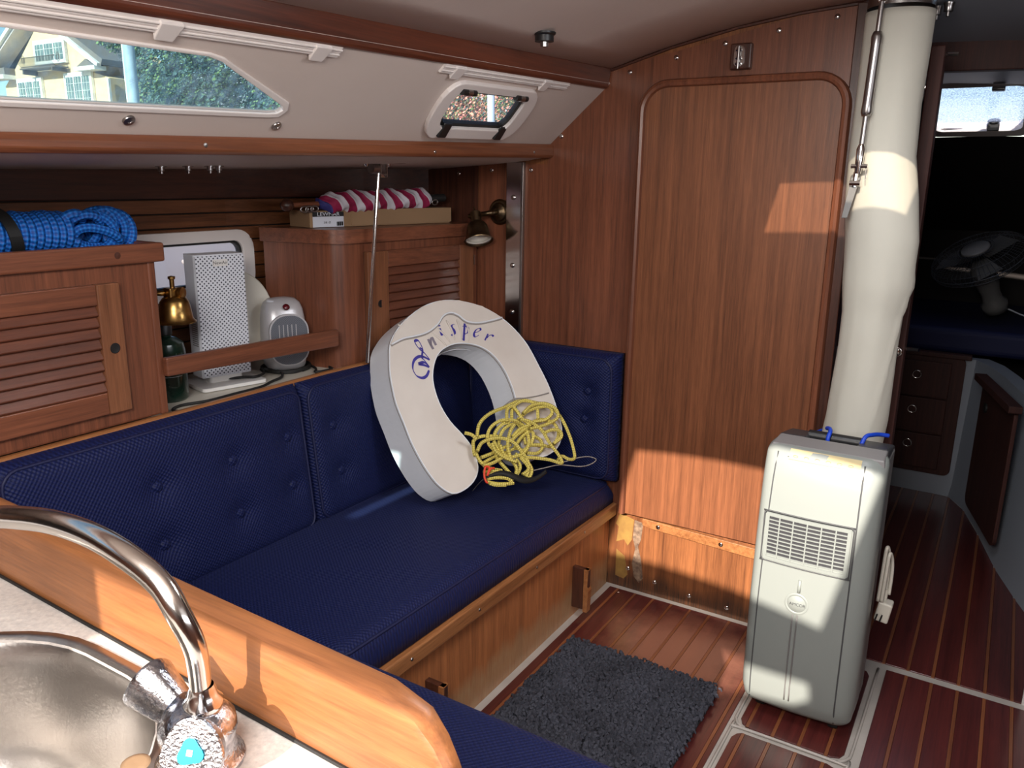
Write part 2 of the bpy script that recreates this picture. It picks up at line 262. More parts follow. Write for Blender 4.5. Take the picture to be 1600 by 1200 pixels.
# ------------------------------------------------------------------ mesh helpers
class MB:
    def __init__(s): s.v = []; s.f = []; s.uv = []
    def add(s, vs, fs, uvs=None):
        n = len(s.v); s.v += [tuple(p) for p in vs]
        for i, f in enumerate(fs): s.f.append(tuple(k+n for k in f)); s.uv.append(uvs[i] if uvs else None)
        return s
    def box(s, x0, x1, y0, y1, z0, z1):
        vs = [(x, y, z) for z in (z0, z1) for y in (y0, y1) for x in (x0, x1)]
        return s.add(vs, [(0, 2, 3, 1), (4, 5, 7, 6), (0, 1, 5, 4), (2, 6, 7, 3), (0, 4, 6, 2), (1, 3, 7, 5)])
    def obox(s, c, size, mx=None):
        mx = mx or Matrix.Identity(3); c = V(c)
        vs = [c+mx @ V((x*size[0]/2, y*size[1]/2, z*size[2]/2)) for z in (-1, 1) for y in (-1, 1) for x in (-1, 1)]
        return s.add(vs, [(0, 2, 3, 1), (4, 5, 7, 6), (0, 1, 5, 4), (2, 6, 7, 3), (0, 4, 6, 2), (1, 3, 7, 5)])
    def hexa(s, p8):   # bottom 4 (ccw) then top 4
        return s.add(p8, [(0, 3, 2, 1), (4, 5, 6, 7), (0, 1, 5, 4), (1, 2, 6, 5), (2, 3, 7, 6), (3, 0, 4, 7)])
    def prism(s, loops, off):
        """flat polygon (first loop) with holes (further loops), given thickness by off"""
        if not isinstance(loops[0][0], (list, tuple, Vector)) : loops = [loops]
        off = V(off); L3 = [[V(p) for p in l] for l in loops]; tris = tessellate_polygon(L3)
        flat = [p for l in L3 for p in l]; n = len(flat)
        s.add(flat+[p+off for p in flat], [t for t in tris]+[tuple(k+n for k in reversed(t)) for t in tris])
        base = len(s.v)-2*n; k = 0
        for l in L3:
            m = len(l)
            for i in range(m): a, b_ = base+k+i, base+k+(i+1) % m; s.f.append((a, b_, b_+n, a+n)); s.uv.append(None)
            k += m
        return s
    def tube(s, path, r, n=8, closed=False, cap=True, flat=None):
        P = [V(p) for p in path]; m = len(P); rr = r if isinstance(r, (list, tuple)) else [r]*m
        vs = []; L = 0; Ls = []; up = None
        for i in range(m):
            t = (P[(i+1) % m]-P[i-1]) if closed else (P[min(i+1, m-1)]-P[max(i-1, 0)])
            t = t.normalized() if t.length > 1e-9 else V((0, 0, 1))
            if up is None: up = t.orthogonal().normalized()
            else: up = (up-t*up.dot(t)); up = up.normalized() if up.length > 1e-6 else t.orthogonal().normalized()
            sd = t.cross(up)
            if i: L += (P[i]-P[i-1]).length
            Ls.append(L)
            for k in range(n): a = 2*math.pi*k/n; vs.append(P[i]+(up*math.cos(a)+sd*math.sin(a))*rr[i])
        fs = []; uvs = []
        for i in range(m if closed else m-1):
            j = (i+1) % m; l2 = Ls[j] if j else L+(P[0]-P[-1]).length
            for k in range(n):
                k2 = (k+1) % n; fs.append((i*n+k, i*n+k2, j*n+k2, j*n+k)); uvs.append(((Ls[i], k/n), (Ls[i], (k+1)/n), (l2, (k+1)/n), (l2, k/n)))
        if cap and not closed: fs += [tuple(range(n)), tuple(reversed(range((m-1)*n, m*n)))]; uvs += [None, None]
        return s.add(vs, fs, uvs)
    def lathe(s, prof, o=(0, 0, 0), axis=(0, 0, 1), n=24, ref=None, a0=0, a1=2*math.pi):
        ax = V(axis).normalized(); e1 = V(ref).normalized() if ref else ax.orthogonal().normalized(); e2 = ax.cross(e1); o = V(o); vs = []
        for (r, h) in prof:
            for k in range(n): a = 2*math.pi*k/n; vs.append(o+ax*h+(e1*math.cos(a)+e2*math.sin(a))*max(r, 1e-5))
        m = len(prof)
        fs = [(i*n+k, i*n+(k+1) % n, (i+1)*n+(k+1) % n, (i+1)*n+k) for i in range(m-1) for k in range(n)]
        return s.add(vs, fs)
    def loft(s, rings, cap=True):
        n = len(rings[0]); m = len(rings); vs = [p for r in rings for p in r]
        fs = [(i*n+k, i*n+(k+1) % n, (i+1)*n+(k+1) % n, (i+1)*n+k) for i in range(m-1) for k in range(n)]
        if cap: fs += [tuple(reversed(range(n))), tuple(range((m-1)*n, m*n))]
        return s.add(vs, fs)
    def grid(s, fn, nu, nv):
        vs = [fn(i/nu, j/nv) for i in range(nu+1) for j in range(nv+1)]
        return s.add(vs, [(i*(nv+1)+j, (i+1)*(nv+1)+j, (i+1)*(nv+1)+j+1, i*(nv+1)+j+1) for i in range(nu) for j in range(nv)])
    def mesh(s, name, m=None, smooth=False):
        me = bpy.data.meshes.new(name); me.from_pydata(s.v, [], s.f)
        if any(u for u in s.uv):
            ul = me.uv_layers.new(name='UVMap')
            for p, u in zip(me.polygons, s.uv):
                if u:
                    for li, q in zip(p.loop_indices, u): ul.data[li].uv = q
        bm = bmesh.new(); bm.from_mesh(me); bmesh.ops.recalc_face_normals(bm, faces=bm.faces); bm.to_mesh(me); bm.free()
        if m: me.materials.append(m)
        if smooth:
            for p in me.polygons: p.use_smooth = True
        return me
    def build(s, name, m, parent=None, smooth=False, bevel=0, seg=2, label=None, kind=None, local=False):
        o = bpy.data.objects.new(name, s.mesh(name, M[m] if isinstance(m, str) else m, smooth)); COL.objects.link(o)
        if smooth and smooth != 'all':
            md = o.modifiers.new('split', 'EDGE_SPLIT'); md.split_angle = math.radians(38)
        if bevel: bv = o.modifiers.new('bevel', 'BEVEL'); bv.width = bevel; bv.segments = seg; bv.limit_method = 'ANGLE'; bv.angle_limit = math.radians(35); bv.harden_normals = False
        if parent: attach(o, parent, local)
        if label: o['label'] = label
        if kind: o['kind'] = kind
        return o
def attach(o, parent, local=False):
    o.parent = parent
    if not local and parent.type == 'EMPTY':
        o.matrix_parent_inverse = (Matrix.Translation(parent.location) @ parent.rotation_euler.to_matrix().to_4x4()).inverted()
def thing(name, label, cat, loc=(0, 0, 0), rz=0, group=None):
    o = bpy.data.objects.new(name, None); o.empty_display_size = .05; COL.objects.link(o); o.location = loc; o.rotation_euler = (0, 0, rz)
    o['label'] = label; o['category'] = cat
    if group: o['group'] = group
    return o
def tag(o, label, cat, group=None, kind=None):
    o['label'] = label; o['category'] = cat
    if group: o['group'] = group
    if kind: o['kind'] = kind
    return o
def struct(o, label=None):
    o['kind'] = 'structure'
    if label: o['label'] = label
    return o
def smooth_path(P, k=6, closed=False):
    P = [V(p) for p in P]; n = len(P); out = []
    for i in range(n if closed else n-1):
        g = lambda j: P[j % n] if closed else P[max(0, min(n-1, j))]
        p0, p1, p2, p3 = g(i-1), g(i), g(i+1), g(i+2)
        for q in range(k):
            t = q/k; out.append(.5*((2*p1)+(-p0+p2)*t+(2*p0-5*p1+4*p2-p3)*t*t+(-p0+3*p1-3*p2+p3)*t**3))
    if not closed: out.append(P[-1])
    return out
def rrect(w, h, r, n=6):
    pts = []
    for cx, cy, a in ((w/2-r, h/2-r, 0), (-w/2+r, h/2-r, 90), (-w/2+r, -h/2+r, 180), (w/2-r, -h/2+r, 270)):
        for i in range(n+1): t = math.radians(a+90*i/n); pts.append((cx+r*math.cos(t), cy+r*math.sin(t)))
    return pts
def frame(o, u, v): return lambda a, b, c=0, o=V(o), u=V(u), v=V(v): o+u*a+v*b+u.cross(v)*c
def text(body, size, fr, name, m, parent, depth=.0006, align='CENTER', shear=0, local=False):
    """flat lettering as a mesh lying on frame fr(a, b, c)"""
    cu = bpy.data.curves.new('t', 'FONT'); cu.body = body; cu.size = size; cu.align_x = align; cu.align_y = 'CENTER'; cu.shear = shear; cu.resolution_u = 3
    o = bpy.data.objects.new('t', cu); COL.objects.link(o); dg = bpy.context.evaluated_depsgraph_get()
    me = bpy.data.meshes.new_from_object(o.evaluated_get(dg)); bpy.data.objects.remove(o)
    for vv in me.vertices: vv.co = fr(vv.co.x, vv.co.y, depth)
    me.materials.clear(); me.materials.append(M[m]); q = bpy.data.objects.new(name, me); COL.objects.link(q); attach(q, parent, local); return q
def screw(p, axis, parent, r=.0075):
    b = MB().lathe([(0, .0), (r, .0), (r*.95, .0015), (r*.55, .0032), (0, .0036)], p, axis, 12); return b.build('screw', 'chrome', parent, smooth='all')
# ================================================================== THE SHELL
def zc(x): t = abs(x+.30); return 1.932-.175*t**2+(.0)*t
def ceil_z(x, y): return zc(x)+.0336*(y-2.515)
xs = [-1.18, -1.08, -.98, -.88, -.78, -.70, -.60, -.50, -.40, -.30, -.20, -.12, 0, .075, .2, .3, .4, .5, .6]
rows = [lambda x: -.80, lambda x: -.655-.15*(x+.30), lambda x: .135-.04*(x+.3), lambda x: .8, lambda x: 1.37, lambda x: 1.665, lambda x: 2.1, lambda x: 2.56]
b = MB(); vs = [(x, r(x), ceil_z(x, r(x))) for x in xs for r in rows]; nr = len(rows); fs = []
for i in range(len(xs)-1):
    for j in range(nr-1):
        xm = (xs[i]+xs[i+1])/2
        if j == 1 and -.70 < xm < .075: continue      # companionway hatch, slid open
        if j == 4 and -.50 < xm < -.12: continue      # deck hatch overhead
        fs.append((i*nr+j, (i+1)*nr+j, (i+1)*nr+j+1, i*nr+j+1))
b.add(vs, fs); ceiling = struct(b.build('ceiling', 'headliner', smooth='all'))
sm = ceiling.modifiers.new('thick', 'SOLIDIFY'); sm.thickness = .03; sm.offset = 1 if ceiling.data.polygons[0].normal.z > 0 else -1
hl = struct(MB().prism([V((x, y, ceil_z(-.3, y)+.031)) for x, y in ((-.55, 1.28), (-.07, 1.28), (-.07, 1.70), (-.55, 1.70))], (0, 0, .008)).build('window_5', 'smoke'), 'smoked acrylic deck hatch lid')
# fore cabin deckhead
b = MB(); b.grid(lambda u, v: (-1.22+2.2*u, 2.535+1.265*v, 1.925-.09*abs(-1.22+2.2*u+.3)**1.5-.07*1.265*v), 12, 6)
struct(b.build('ceiling', 'sidewall', smooth='all'))  # deckhead colour darkened to stand for fore cabin shade
# cabin side: sloping cream panel with a long fixed window and an opening port
def side_pt(x, y, out=0): return V((x, y, 1.512+.02983*(y-.7)+.861*(x+1.4))) + V((-.651, 0, .757))*out*1.0
SN = V((-.651, -.02, .757)).normalized()
def on_side(y, x, out=0): z = 1.512+.02983*(y-.7)+.861*(x+1.4); return V((x, y, z))+SN*out
win = [(-.9, -1.348), (.691, -1.348), (1.215, -1.345), (1.238, -1.343), (1.247, -1.336), (1.240, -1.328), (1.060, -1.264), (1.033, -1.254), (1.001, -1.248), (.651, -1.242), (-.9, -1.235)]
def port_loop(cy, cx, w, h, r, skew=0, n=5): # rounded rectangle in (y, x) on the sloping side
    return [(cy+a+skew*b_, cx+b_) for a, b_ in rrect(w, h, r, n)]
p_out = port_loop(1.955, -1.307, .46, .150, .062, -.35); p_in = port_loop(1.945, -1.302, .335, .094, .030, -.35)
win2 = [(max(y, -.75), x) for y, x in win]
outer = [(-.8, -1.42), (2.515, -1.42), (2.515, -1.184), (-.8, -1.184)]
b = MB(); b.prism([[on_side(y, x) for y, x in outer], [on_side(y, x) for y, x in win2], [on_side(y, x) for y, x in p_in]], SN*.008)
wl = struct(b.build('wall_left', 'cabinside'))
b = MB(); tip = [(1.205, -1.352), (1.262, -1.352), (1.272, -1.335), (1.255, -1.318), (1.238, -1.328), (1.247, -1.336), (1.238, -1.343), (1.205, -1.345)]
def ring_prism(mbb, outl, inl, d0, d1): mbb.prism([[on_side(y, x, d0) for y, x in outl], [on_side(y, x, d0) for y, x in inl]], SN*(d1-d0))
w1 = MB(); wo_ = [(-.76, -1.357), (.691, -1.357), (1.215, -1.354), (1.248, -1.352), (1.262, -1.336), (1.252, -1.320), (1.067, -1.2585), (1.036, -1.2475), (1.003, -1.2425), (.651, -1.2365), (-.76, -1.230)]
ring_prism(w1, wo_, [(max(y, -.74), x) for y, x in win], -.004, .004)
window_1 = struct(w1.build('window_1', 'portwhite', bevel=.002))
b = MB(); b.prism([on_side(max(y, -.76), x, .005) for y, x in wo_], SN*.003); b.build('pane', 'winglass', window_1)
struct(MB().loft([[V((x, y, z+.034*(y-2.5))) for x, z in ((-1.17, 1.800), (-1.33, 1.80), (-1.35, 1.835), (-1.17, 1.85))] for y in (-.15, 2.5)]).build('sun_block', 'gel'), 'unseen eave added to block sun above the windows')  # eave added only to keep a sun streak off the buoy
# opening port (window_2)
w2 = MB(); ring_prism(w2, p_out, port_loop(1.945, -1.302, .345, .100, .033, -.35), -.012, .002); window_2 = struct(w2.build('window_2', 'portwhite', bevel=.004))
b = MB(); ring_prism(b, port_loop(1.945, -1.302, .345, .100, .033, -.35), port_loop(1.945, -1.302, .318, .084, .026, -.35), -.002, .012); b.build('gasket', 'rubber', window_2)
b = MB(); b.prism([on_side(y, x, .006) for y, x in port_loop(1.945, -1.302, .322, .086, .026, -.35)], SN*.005); b.build('pane', 'portglass', window_2)
for yy, xx, nm in ((1.835, -1.360, 'latch'), (2.115, -1.362, 'latch')):
    b = MB(); fr = lambda a, c, d, yy=yy, xx=xx: on_side(yy+a, xx+c, -d)
    b.hexa([fr(-.019, -.014, .010), fr(.019, -.014, .010), fr(.019, .020, .006), fr(-.019, .020, .006), fr(-.019, -.014, .020), fr(.019, -.014, .020), fr(.016, .018, .012), fr(-.016, .018, .012)]); b.build(nm, 'black', window_2, bevel=.003)
for yy, xx in ((1.795, -1.252), (2.055, -1.252)):
    b = MB(); c0 = on_side(yy-.030, xx, -.013); c1 = on_side(yy+.030, xx, -.013); b.tube([c0, c1], .0085, 10); h = b.build('hinge', 'black', window_2, smooth=True)
    b = MB(); b.tube([on_side(yy-.008, xx, -.0135), on_side(yy+.012, xx, -.0135)], .0090, 10); b.build('hinge_pin', 'steel_dark', h, smooth=True)
# two bolt caps under the window
for yy, xx in ((.919, -1.372), (1.262, -1.372)):
    b = MB(); b.lathe([(0, .0), (.0115, .0), (.0115, .003), (.0105, .0045), (.004, .0055), (.0035, .004), (0, .004)], on_side(yy, xx), -SN, 20); o = b.build('bolt_cap', 'steel_dark', wl, smooth=True)
# curtain tracks with brackets
def track(y0, y1, brs, lab):
    t = thing('curtain_track', lab, 'curtain track', on_side(y0, -1.215))
    for k in range(4):
        b = MB(); b.tube([on_side(y0, -1.217+.0044*k, -.005-.002*(k % 2)), on_side(y1, -1.217+.0044*k, -.005-.002*(k % 2))], .0021, 6); b.build('track_lip', 'portwhite', t, smooth=True)
    b = MB(); b.hexa([on_side(y0, -1.220, 0), on_side(y1, -1.220, 0), on_side(y1, -1.195, 0), on_side(y0, -1.195, 0), on_side(y0, -1.220, -.005), on_side(y1, -1.220, -.005), on_side(y1, -1.195, -.005), on_side(y0, -1.195, -.005)]); b.build('track_base', 'portwhite', t)
    for yb in brs:
        b = MB(); b.hexa([on_side(yb-.020, -1.222, -.001), on_side(yb+.020, -1.222, -.001), on_side(yb+.022, -1.20, -.001), on_side(yb-.022, -1.20, -.001), on_side(yb-.018, -1.229, -.009), on_side(yb+.018, -1.229, -.009), on_side(yb+.022, -1.20, -.012), on_side(yb-.022, -1.20, -.012)]); b.build('bracket', 'portwhite', t, bevel=.002)
track(-.6, 1.287, (.895, 1.235), 'long cream curtain track with two brackets above the long window')
track(1.635, 2.26, (1.70, 2.13), 'short cream curtain track above the small opening port')
# teak rail under the ceiling edge
b = MB(); ys = [-.8, .2, .9, 1.5, 2.1, 2.506]
rings = []
for y in ys:
    zt = 1.7155+.0336*y; zb = 1.6615+.0295*y
    rings.append([V((-1.178, y, zt)), V((-1.186, y, zb+.006)), V((-1.194, y, zb)), V((-1.262, y, zb-.004)), V((-1.262, y, zt)), ])
b.loft(rings); struct(b.build('trim_1', 'rail', bevel=.005))
# eyebrow rail below the windows
rings = []
for y in [-.8, .5, 1.5, 2.512]:
    zt = 1.4905+.030*y; zb = 1.462+.0231*y
    rings.append([V((-1.392, y, zt)), V((-1.386, y, zt-.012)), V((-1.386, y, zb+.008)), V((-1.394, y, zb)), V((-1.445, y, zb)), V((-1.445, y, zt))])
b = MB(); b.loft(rings); tr2 = struct(b.build('trim_2', 'eyebrow', bevel=.003))
for y, z in ((1.09, 1.506), (1.84, 1.518), (2.38, 1.535)):
    b = MB(); b.lathe([(0, 0), (.005, 0), (.004, .0015), (0, .002)], (-1.386, y, z), (1, 0, 0), 10); b.build('screw', 'steel_dark', tr2)
for y in (1.32, 1.93):
    b = MB(); b.lathe([(0, 0), (.005, 0), (.004, .0015), (0, .002)], (-1.186, y, 1.716+.027*y-.0), (1, 0, 0), 10)
# underside of the side deck
def hull_x(y): return -2.12+(.175*((y-1.4)/1.115)**2 if y > 1.4 else 0)
b = MB(); b.grid(lambda u, v: (-1.43+(hull_x(-.8+3.4*v)+1.43)*u, -.8+3.4*v, 1.464+.0225*(-.8+3.4*v)-(.022+.02*v)*u**.7), 6, 10)
struct(b.build('ceiling', 'cabinside', smooth='all'))
# bolts through the side deck
def boltset(pts, lab, base):
    t = thing('deck_bolts', lab, 'bolts', base)
    for x, y in pts:
        z = 1.464+.0225*y-(.022+.02*(y+.8)/3.4)*((x+1.43)/(hull_x(y)+1.43))**.7
        b = MB(); b.lathe([(0, 0), (.014, 0), (.014, .002), (.008, .002), (.008, .012), (.0045, .013), (.0045, .019), (0, .019)], (x, y, z), (0, 0, -1), 10); b.build('bolt', 'steel_dark', t, smooth=True)
boltset([(-1.87, 1.33), (-1.85, 1.395), (-1.84, 1.455), (-1.83, 1.475)], 'row of four deck bolts and nuts under the side deck above the blue rope', (-1.86, 1.4, 1.46))
boltset([(-1.75, .85), (-1.76, .87)], 'pair of deck bolts under the side deck at the left picture edge', (-1.75, .86, 1.46))
# hull side: backing, horizontal planks, dark upper board
b = MB()
yy = [-.8+.2*k for k in range(17)]+[2.515]
def hull_strip(mbb, z0, z1, y0, y1, x_in=0, th=.008, n=8):
    rg = []
    for k in range(n+1):
        y = y0+(y1-y0)*k/n; x = hull_x(y)+x_in; rg.append([V((x, y, z0)), V((x, y, z1)), V((x-th, y, z1)), V((x-th, y, z0))])
    return mbb.loft(rg)
PY0, PY1, PZ0, PZ1 = 1.385, 1.765, 1.115, 1.252      # hole for the hull port
hull_strip(b, .80, PZ0, -.8, 2.515, -.012, .02, 16); hull_strip(b, PZ1, 1.52, -.8, 2.515, -.012, .02, 16); hull_strip(b, PZ0, PZ1, -.8, PY0, -.012, .02, 6); hull_strip(b, PZ0, PZ1, PY1, 2.515, -.012, .02, 6)
hull = struct(b.build('wall_left', 'hulldark'))
z = 1.378; k = 0
while z > .86:
    z0 = z-.0405
    segs = [(-.3, 2.515)] if (z0 > PZ1 or z < PZ0) else [(-.3, PY0), (PY1, 2.515)]
    for (a, c) in segs:
        hull_strip(MB(), 0, 0, 0, 1)
        o = hull_strip(MB(), z0, z-.002, a, c, 0, .012, 7).build('plank', 'plank_hull', hull, bevel=.0015, seg=1)
    z -= .0425
hull_strip(MB(), 1.380, 1.50, -.3, 2.515, .02, .03, 10).build('upper_board', 'teak_dark_y', hull, bevel=.003)
# hull port (window_3)
def hp_loop(w, h, r, x, cy=1.575, cz=1.183): return [V((x, cy+a, cz+c)) for a, c in rrect(w, h, r, 6)]
b = MB(); b.prism([hp_loop(.46, .20, .062, -2.095), hp_loop(.375, .132, .035, -2.095)], (-.02, 0, 0)); window_3 = struct(b.build('window_3', 'portwhite', bevel=.006, seg=3))
b = MB(); b.prism([hp_loop(.378, .135, .036, -2.105), hp_loop(.360, .118, .03, -2.105)], (-.02, 0, 0)); b.build('gasket', 'rubber', window_3)
b = MB(); b.prism([hp_loop(.364, .122, .03, -2.116)], (-.004, 0, 0)); b.build('pane', 'portglass', window_3)

# main bulkhead
b = MB(); b.prism([V((x, 2.515, z)) for x, z in ((-.43, -.03), (-.43, 1.90), (-.60, 1.93), (-1.19, 1.815), (-1.24, 1.72), (-1.43, 1.55), (-2.0, 1.53), (-2.2, 1.50), (-2.2, -.03))], (0, .02, 0))
wf = struct(b.build('wall_front', 'bulk_low'))
def panel(name, m, x0, x1, z0, z1, y=2.5115, th=.0045, parent=wf, **k): return MB().box(x0, x1, y, y+th, z0, z1).build(name, m, parent, **k)
b = MB(); b.prism([V((x, 2.5125, z)) for x, z in ((-.44, .29), (-.44, 1.93), (-.605, 1.905), (-.784, 1.87), (-.98, 1.832), (-1.19, 1.80), (-1.22, 1.745), (-1.40, 1.565), (-1.41, 1.50), (-1.498, 1.50), (-1.498, .29))], (0, .004, 0)); b.build('veneer_panel', 'teak_z', wf)
b = MB(); b.prism([V((x, 2.511, z)) for x, z in ((-1.575, .84), (-1.575, 1.51), (-1.692, 1.50), (-1.70, .84))], (0, .004, 0)); b.build('veneer_panel', 'teak_z', wf)
b = MB(); b.prism([V((x, 2.513, z)) for x, z in ((-1.704, .84), (-1.698, 1.50), (-1.96, 1.48), (-1.98, .84))], (0, .003, 0)); b.build('veneer_panel', 'teak_dark_z', wf)
b = MB(); b.box(-.452, -.412, 2.500, 2.545, 0, 1.925); b.build('door_edge_trim', 'teak_dark_z', wf, bevel=.003)
# dark lines along the deckhead
b = MB(); b.tube([(x, 2.510, ceil_z(x, 2.515)-.004) for x in [-1.18, -.98, -.78, -.6, -.43]], .005, 6); b.build('edge_bead', 'teak_dark_y', wf)
for p in ((-1.358, 1.591), (-1.259, 1.717), (-1.117, 1.783), (-.965, 1.817), (-.814, 1.847), (-.66, 1.872), (-.504, 1.895), (-1.475, 1.480), (-1.64, 1.478), (-1.785, 1.465)):
    screw((p[0], 2.5125, p[1]), (0, -1, 0), wf, .008)
for x, z in ((-1.035, .075), (-.93, .05), (-.80, .035), (-.665, .03)): screw((x, 2.5145, z), (0, -1, 0), wf, .0085)
# glue residue and split veneer low on the bulkhead
b = MB(); b.prism([V((x, 2.5135, z)) for x, z in ((-1.075, .285), (-1.02, .27), (-1.025, .19), (-1.04, .165), (-1.055, .185), (-1.085, .17), (-1.078, .23), (-1.09, .24))], (0, .003, 0)); b.build('glue_residue', 'residue', wf)
b = MB(); b.prism([V((x, 2.5138, z)) for x, z in ((-1.018, .27), (-.985, .265), (-.99, .20), (-1.0, .17), (-.985, .12), (-.975, .05), (-.99, .03), (-1.01, .05), (-1.02, .10), (-1.01, .16), (-1.022, .2))], (0, .003, 0)); b.build('split_veneer', 'bare', wf)
b = MB(); b.prism([V((x, 2.5142, z)) for x, z in ((-1.083, .14), (-1.05, .12), (-1.035, .05), (-1.05, .03), (-1.083, .035))], (0, .003, 0)); b.build('glue_residue', 'residue', wf)
# polished steel strap on the bulkhead
t = thing('steel_strap', 'tall polished steel strap screwed upright on the bulkhead beside the round brass lamp', 'metal strap', (-1.535, 2.505, .85))
MB().box(-1.569, -1.507, 2.500, 2.510, .80, 1.506).build('plate', 'chrome', t, bevel=.002)
MB().box(-1.507, -1.497, 2.496, 2.512, .80, 1.506).build('flange', 'steel_dark', t, bevel=.001)
for z in (1.385, 1.145, .975): MB().lathe([(0, 0), (.009, 0), (.008, .004), (.004, .006), (0, .0062)], (-1.538, 2.500, z), (0, -1, 0), 14).build('screw', 'chrome', t, smooth='all')

# sole: white liner, dark planks, pale inlay strips
b = MB(); b.box(-1.16, .55, -.8, 4.3, -.05, -.004); floor = struct(b.build('floor', 'sole_white'))
grid_x = [-1.0572+.0688*k for k in range(30)]
def sole_panel(x0, x1, y0, y1, ztop=0, r=0, y1f=None):
    """planks between the inlays, each a piece of its own"""
    edges = [x0]+[g for g in grid_x if x0+.012 < g < x1-.012]+[x1]
    f = y1f or (lambda x: y1)
    for i in range(len(edges)-1):
        a = edges[i]+(.0045 if i else 0); c = edges[i+1]-(.0045 if i < len(edges)-2 else 0)
        ra = r if (i == 0 and r) else 0; rc = r if (i == len(edges)-2 and r) else 0
        lo = []
        if ra: lo += [(a+ra, y0), ][:1]
        pts = []
        pts += ([(a, y0+ra), (a+ra*.3, y0+ra*.3), (a+ra, y0)] if ra else [(a, y0)])
        pts += ([(c-rc, y0), (c-rc*.3, y0+rc*.3), (c, y0+rc)] if rc else [(c, y0)])
        ya, yc = f(a), f(c)
        pts += ([(c, yc-rc), (c-rc*.3, yc-rc*.3), (c-rc, yc)] if rc else [(c, yc)])
        pts += ([(a+ra, ya), (a+ra*.3, ya-ra*.3), (a, ya-ra)] if ra else [(a, ya)])
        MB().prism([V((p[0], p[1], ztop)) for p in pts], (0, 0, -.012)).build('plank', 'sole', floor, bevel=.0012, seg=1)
        if i < len(edges)-2:
            g = edges[i+1]; MB().box(g-.0043, g+.0043, y0, f(g), ztop-.012, ztop-.0004).build('inlay_strip', 'holly', floor)
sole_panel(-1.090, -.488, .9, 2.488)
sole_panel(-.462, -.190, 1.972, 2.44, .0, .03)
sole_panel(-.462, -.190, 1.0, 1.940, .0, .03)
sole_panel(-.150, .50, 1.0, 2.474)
def fwd_edge(x): 
    P = [(-.6, 4.19), (-.103, 4.18), (-.04, 4.07), (.019, 3.866), (.116, 3.428), (.201, 3.14), (.42, 2.53)]
    for (a, ya), (c, yc) in zip(P, P[1:]):
        if a <= x <= c: return ya+(yc-ya)*(x-a)/(c-a)
    return 2.55
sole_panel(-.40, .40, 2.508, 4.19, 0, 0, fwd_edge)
# raised lips of the moulded liner round the hatches
def lip(pts, parent, r=.004): MB().tube(smooth_path(pts, 4), r, 6).build('liner_lip', 'sole_white', parent, smooth='all')
lip([(-.475, 1.0, -.004), (-.475, 1.90, -.002), (-.472, 1.945, 0), (-.45, 1.957, .001), (-.20, 1.957, .001), (-.178, 1.945, 0), (-.172, 1.9, -.002), (-.172, 1.0, -.002)], floor)
lip([(-.475, 2.47, -.002), (-.476, 2.05, -.002), (-.47, 1.985, 0), (-.45, 1.96, .001)], floor)
lip([(-.172, 2.47, -.002), (-.174, 2.05, -.002), (-.18, 1.985, 0), (-.2, 1.96, .001)], floor)
screw((-1.04, 1.89, .0), (0, 0, 1), floor, .004); screw((-1.045, 2.46, .0), (0, 0, 1), floor, .005)

# aft bulkhead with the companionway slot below the slid-open hatch, shaped to place sun patches
b = MB(); b.prism([[V(p) for p in ((-2.2, -.80, -.03), (1.6, -.80, -.03), (1.6, -.80, 1.80), (-2.2, -.80, 1.80))], [V(p) for p in ((-.69, -.80, 1.578), (-.15, -.80, 1.578), (-.10, -.80, 1.60), (.04, -.80, 1.617), (.085, -.80, 1.65), (.078, -.80, 1.705), (-.69, -.80, 1.70))]], (0, .02, 0))
struct(b.build('wall_back', 'teak_z'))
# starboard side
struct(MB().box(1.45, 1.48, -.8, 2.6, -.03, 1.8).build('wall_right', 'teak_y'))
struct(MB().grid(lambda u, v: (.6+.9*u, -.8+3.33*v, 1.80-.09*u+.03*v-.4*u*(1-u)*0), 2, 2).build('wall_right', 'cabinside'))
struct(MB().box(.205, 1.5, 2.515, 2.535, .25, 1.95).build('wall_front', 'teak_dark_z'))
struct(MB().box(.205, 1.5, 2.505, 2.520, -.02, .25).build('wall_front', 'gel'))
struct(MB().box(.55, .57, -.8, 2.5, -.05, .05).build('baseboard_right', 'gel')); struct(MB().box(.55, 1.5, -.8, 2.5, -.05, -.02).build('floor', 'sole_white'))
struct(MB().box(-2.2, -1.16, -.8, 2.5, -.05, -.02).build('floor', 'hulldark'))
# ================================================================== FORE CABIN seen through the doorway
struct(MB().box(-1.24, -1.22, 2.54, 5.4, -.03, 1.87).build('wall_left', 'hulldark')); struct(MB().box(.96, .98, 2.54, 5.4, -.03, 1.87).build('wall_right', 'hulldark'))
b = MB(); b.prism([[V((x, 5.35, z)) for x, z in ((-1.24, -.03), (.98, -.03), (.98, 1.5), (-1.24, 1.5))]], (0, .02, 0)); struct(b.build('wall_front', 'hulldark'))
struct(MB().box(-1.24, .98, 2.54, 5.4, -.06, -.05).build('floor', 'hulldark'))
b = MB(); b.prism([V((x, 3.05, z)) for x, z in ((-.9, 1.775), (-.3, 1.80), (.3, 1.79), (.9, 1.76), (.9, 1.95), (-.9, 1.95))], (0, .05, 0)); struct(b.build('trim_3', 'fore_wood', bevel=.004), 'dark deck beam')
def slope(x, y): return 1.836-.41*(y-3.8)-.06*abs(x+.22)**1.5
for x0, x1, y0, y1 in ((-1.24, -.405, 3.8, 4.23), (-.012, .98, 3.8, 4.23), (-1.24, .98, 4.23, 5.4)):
    struct(MB().grid(lambda u, v: (x0+(x1-x0)*u, y0+(y1-y0)*v, slope(x0+(x1-x0)*u, y0+(y1-y0)*v)), 8, 4).build('ceiling', 'hulldark', smooth='all'))
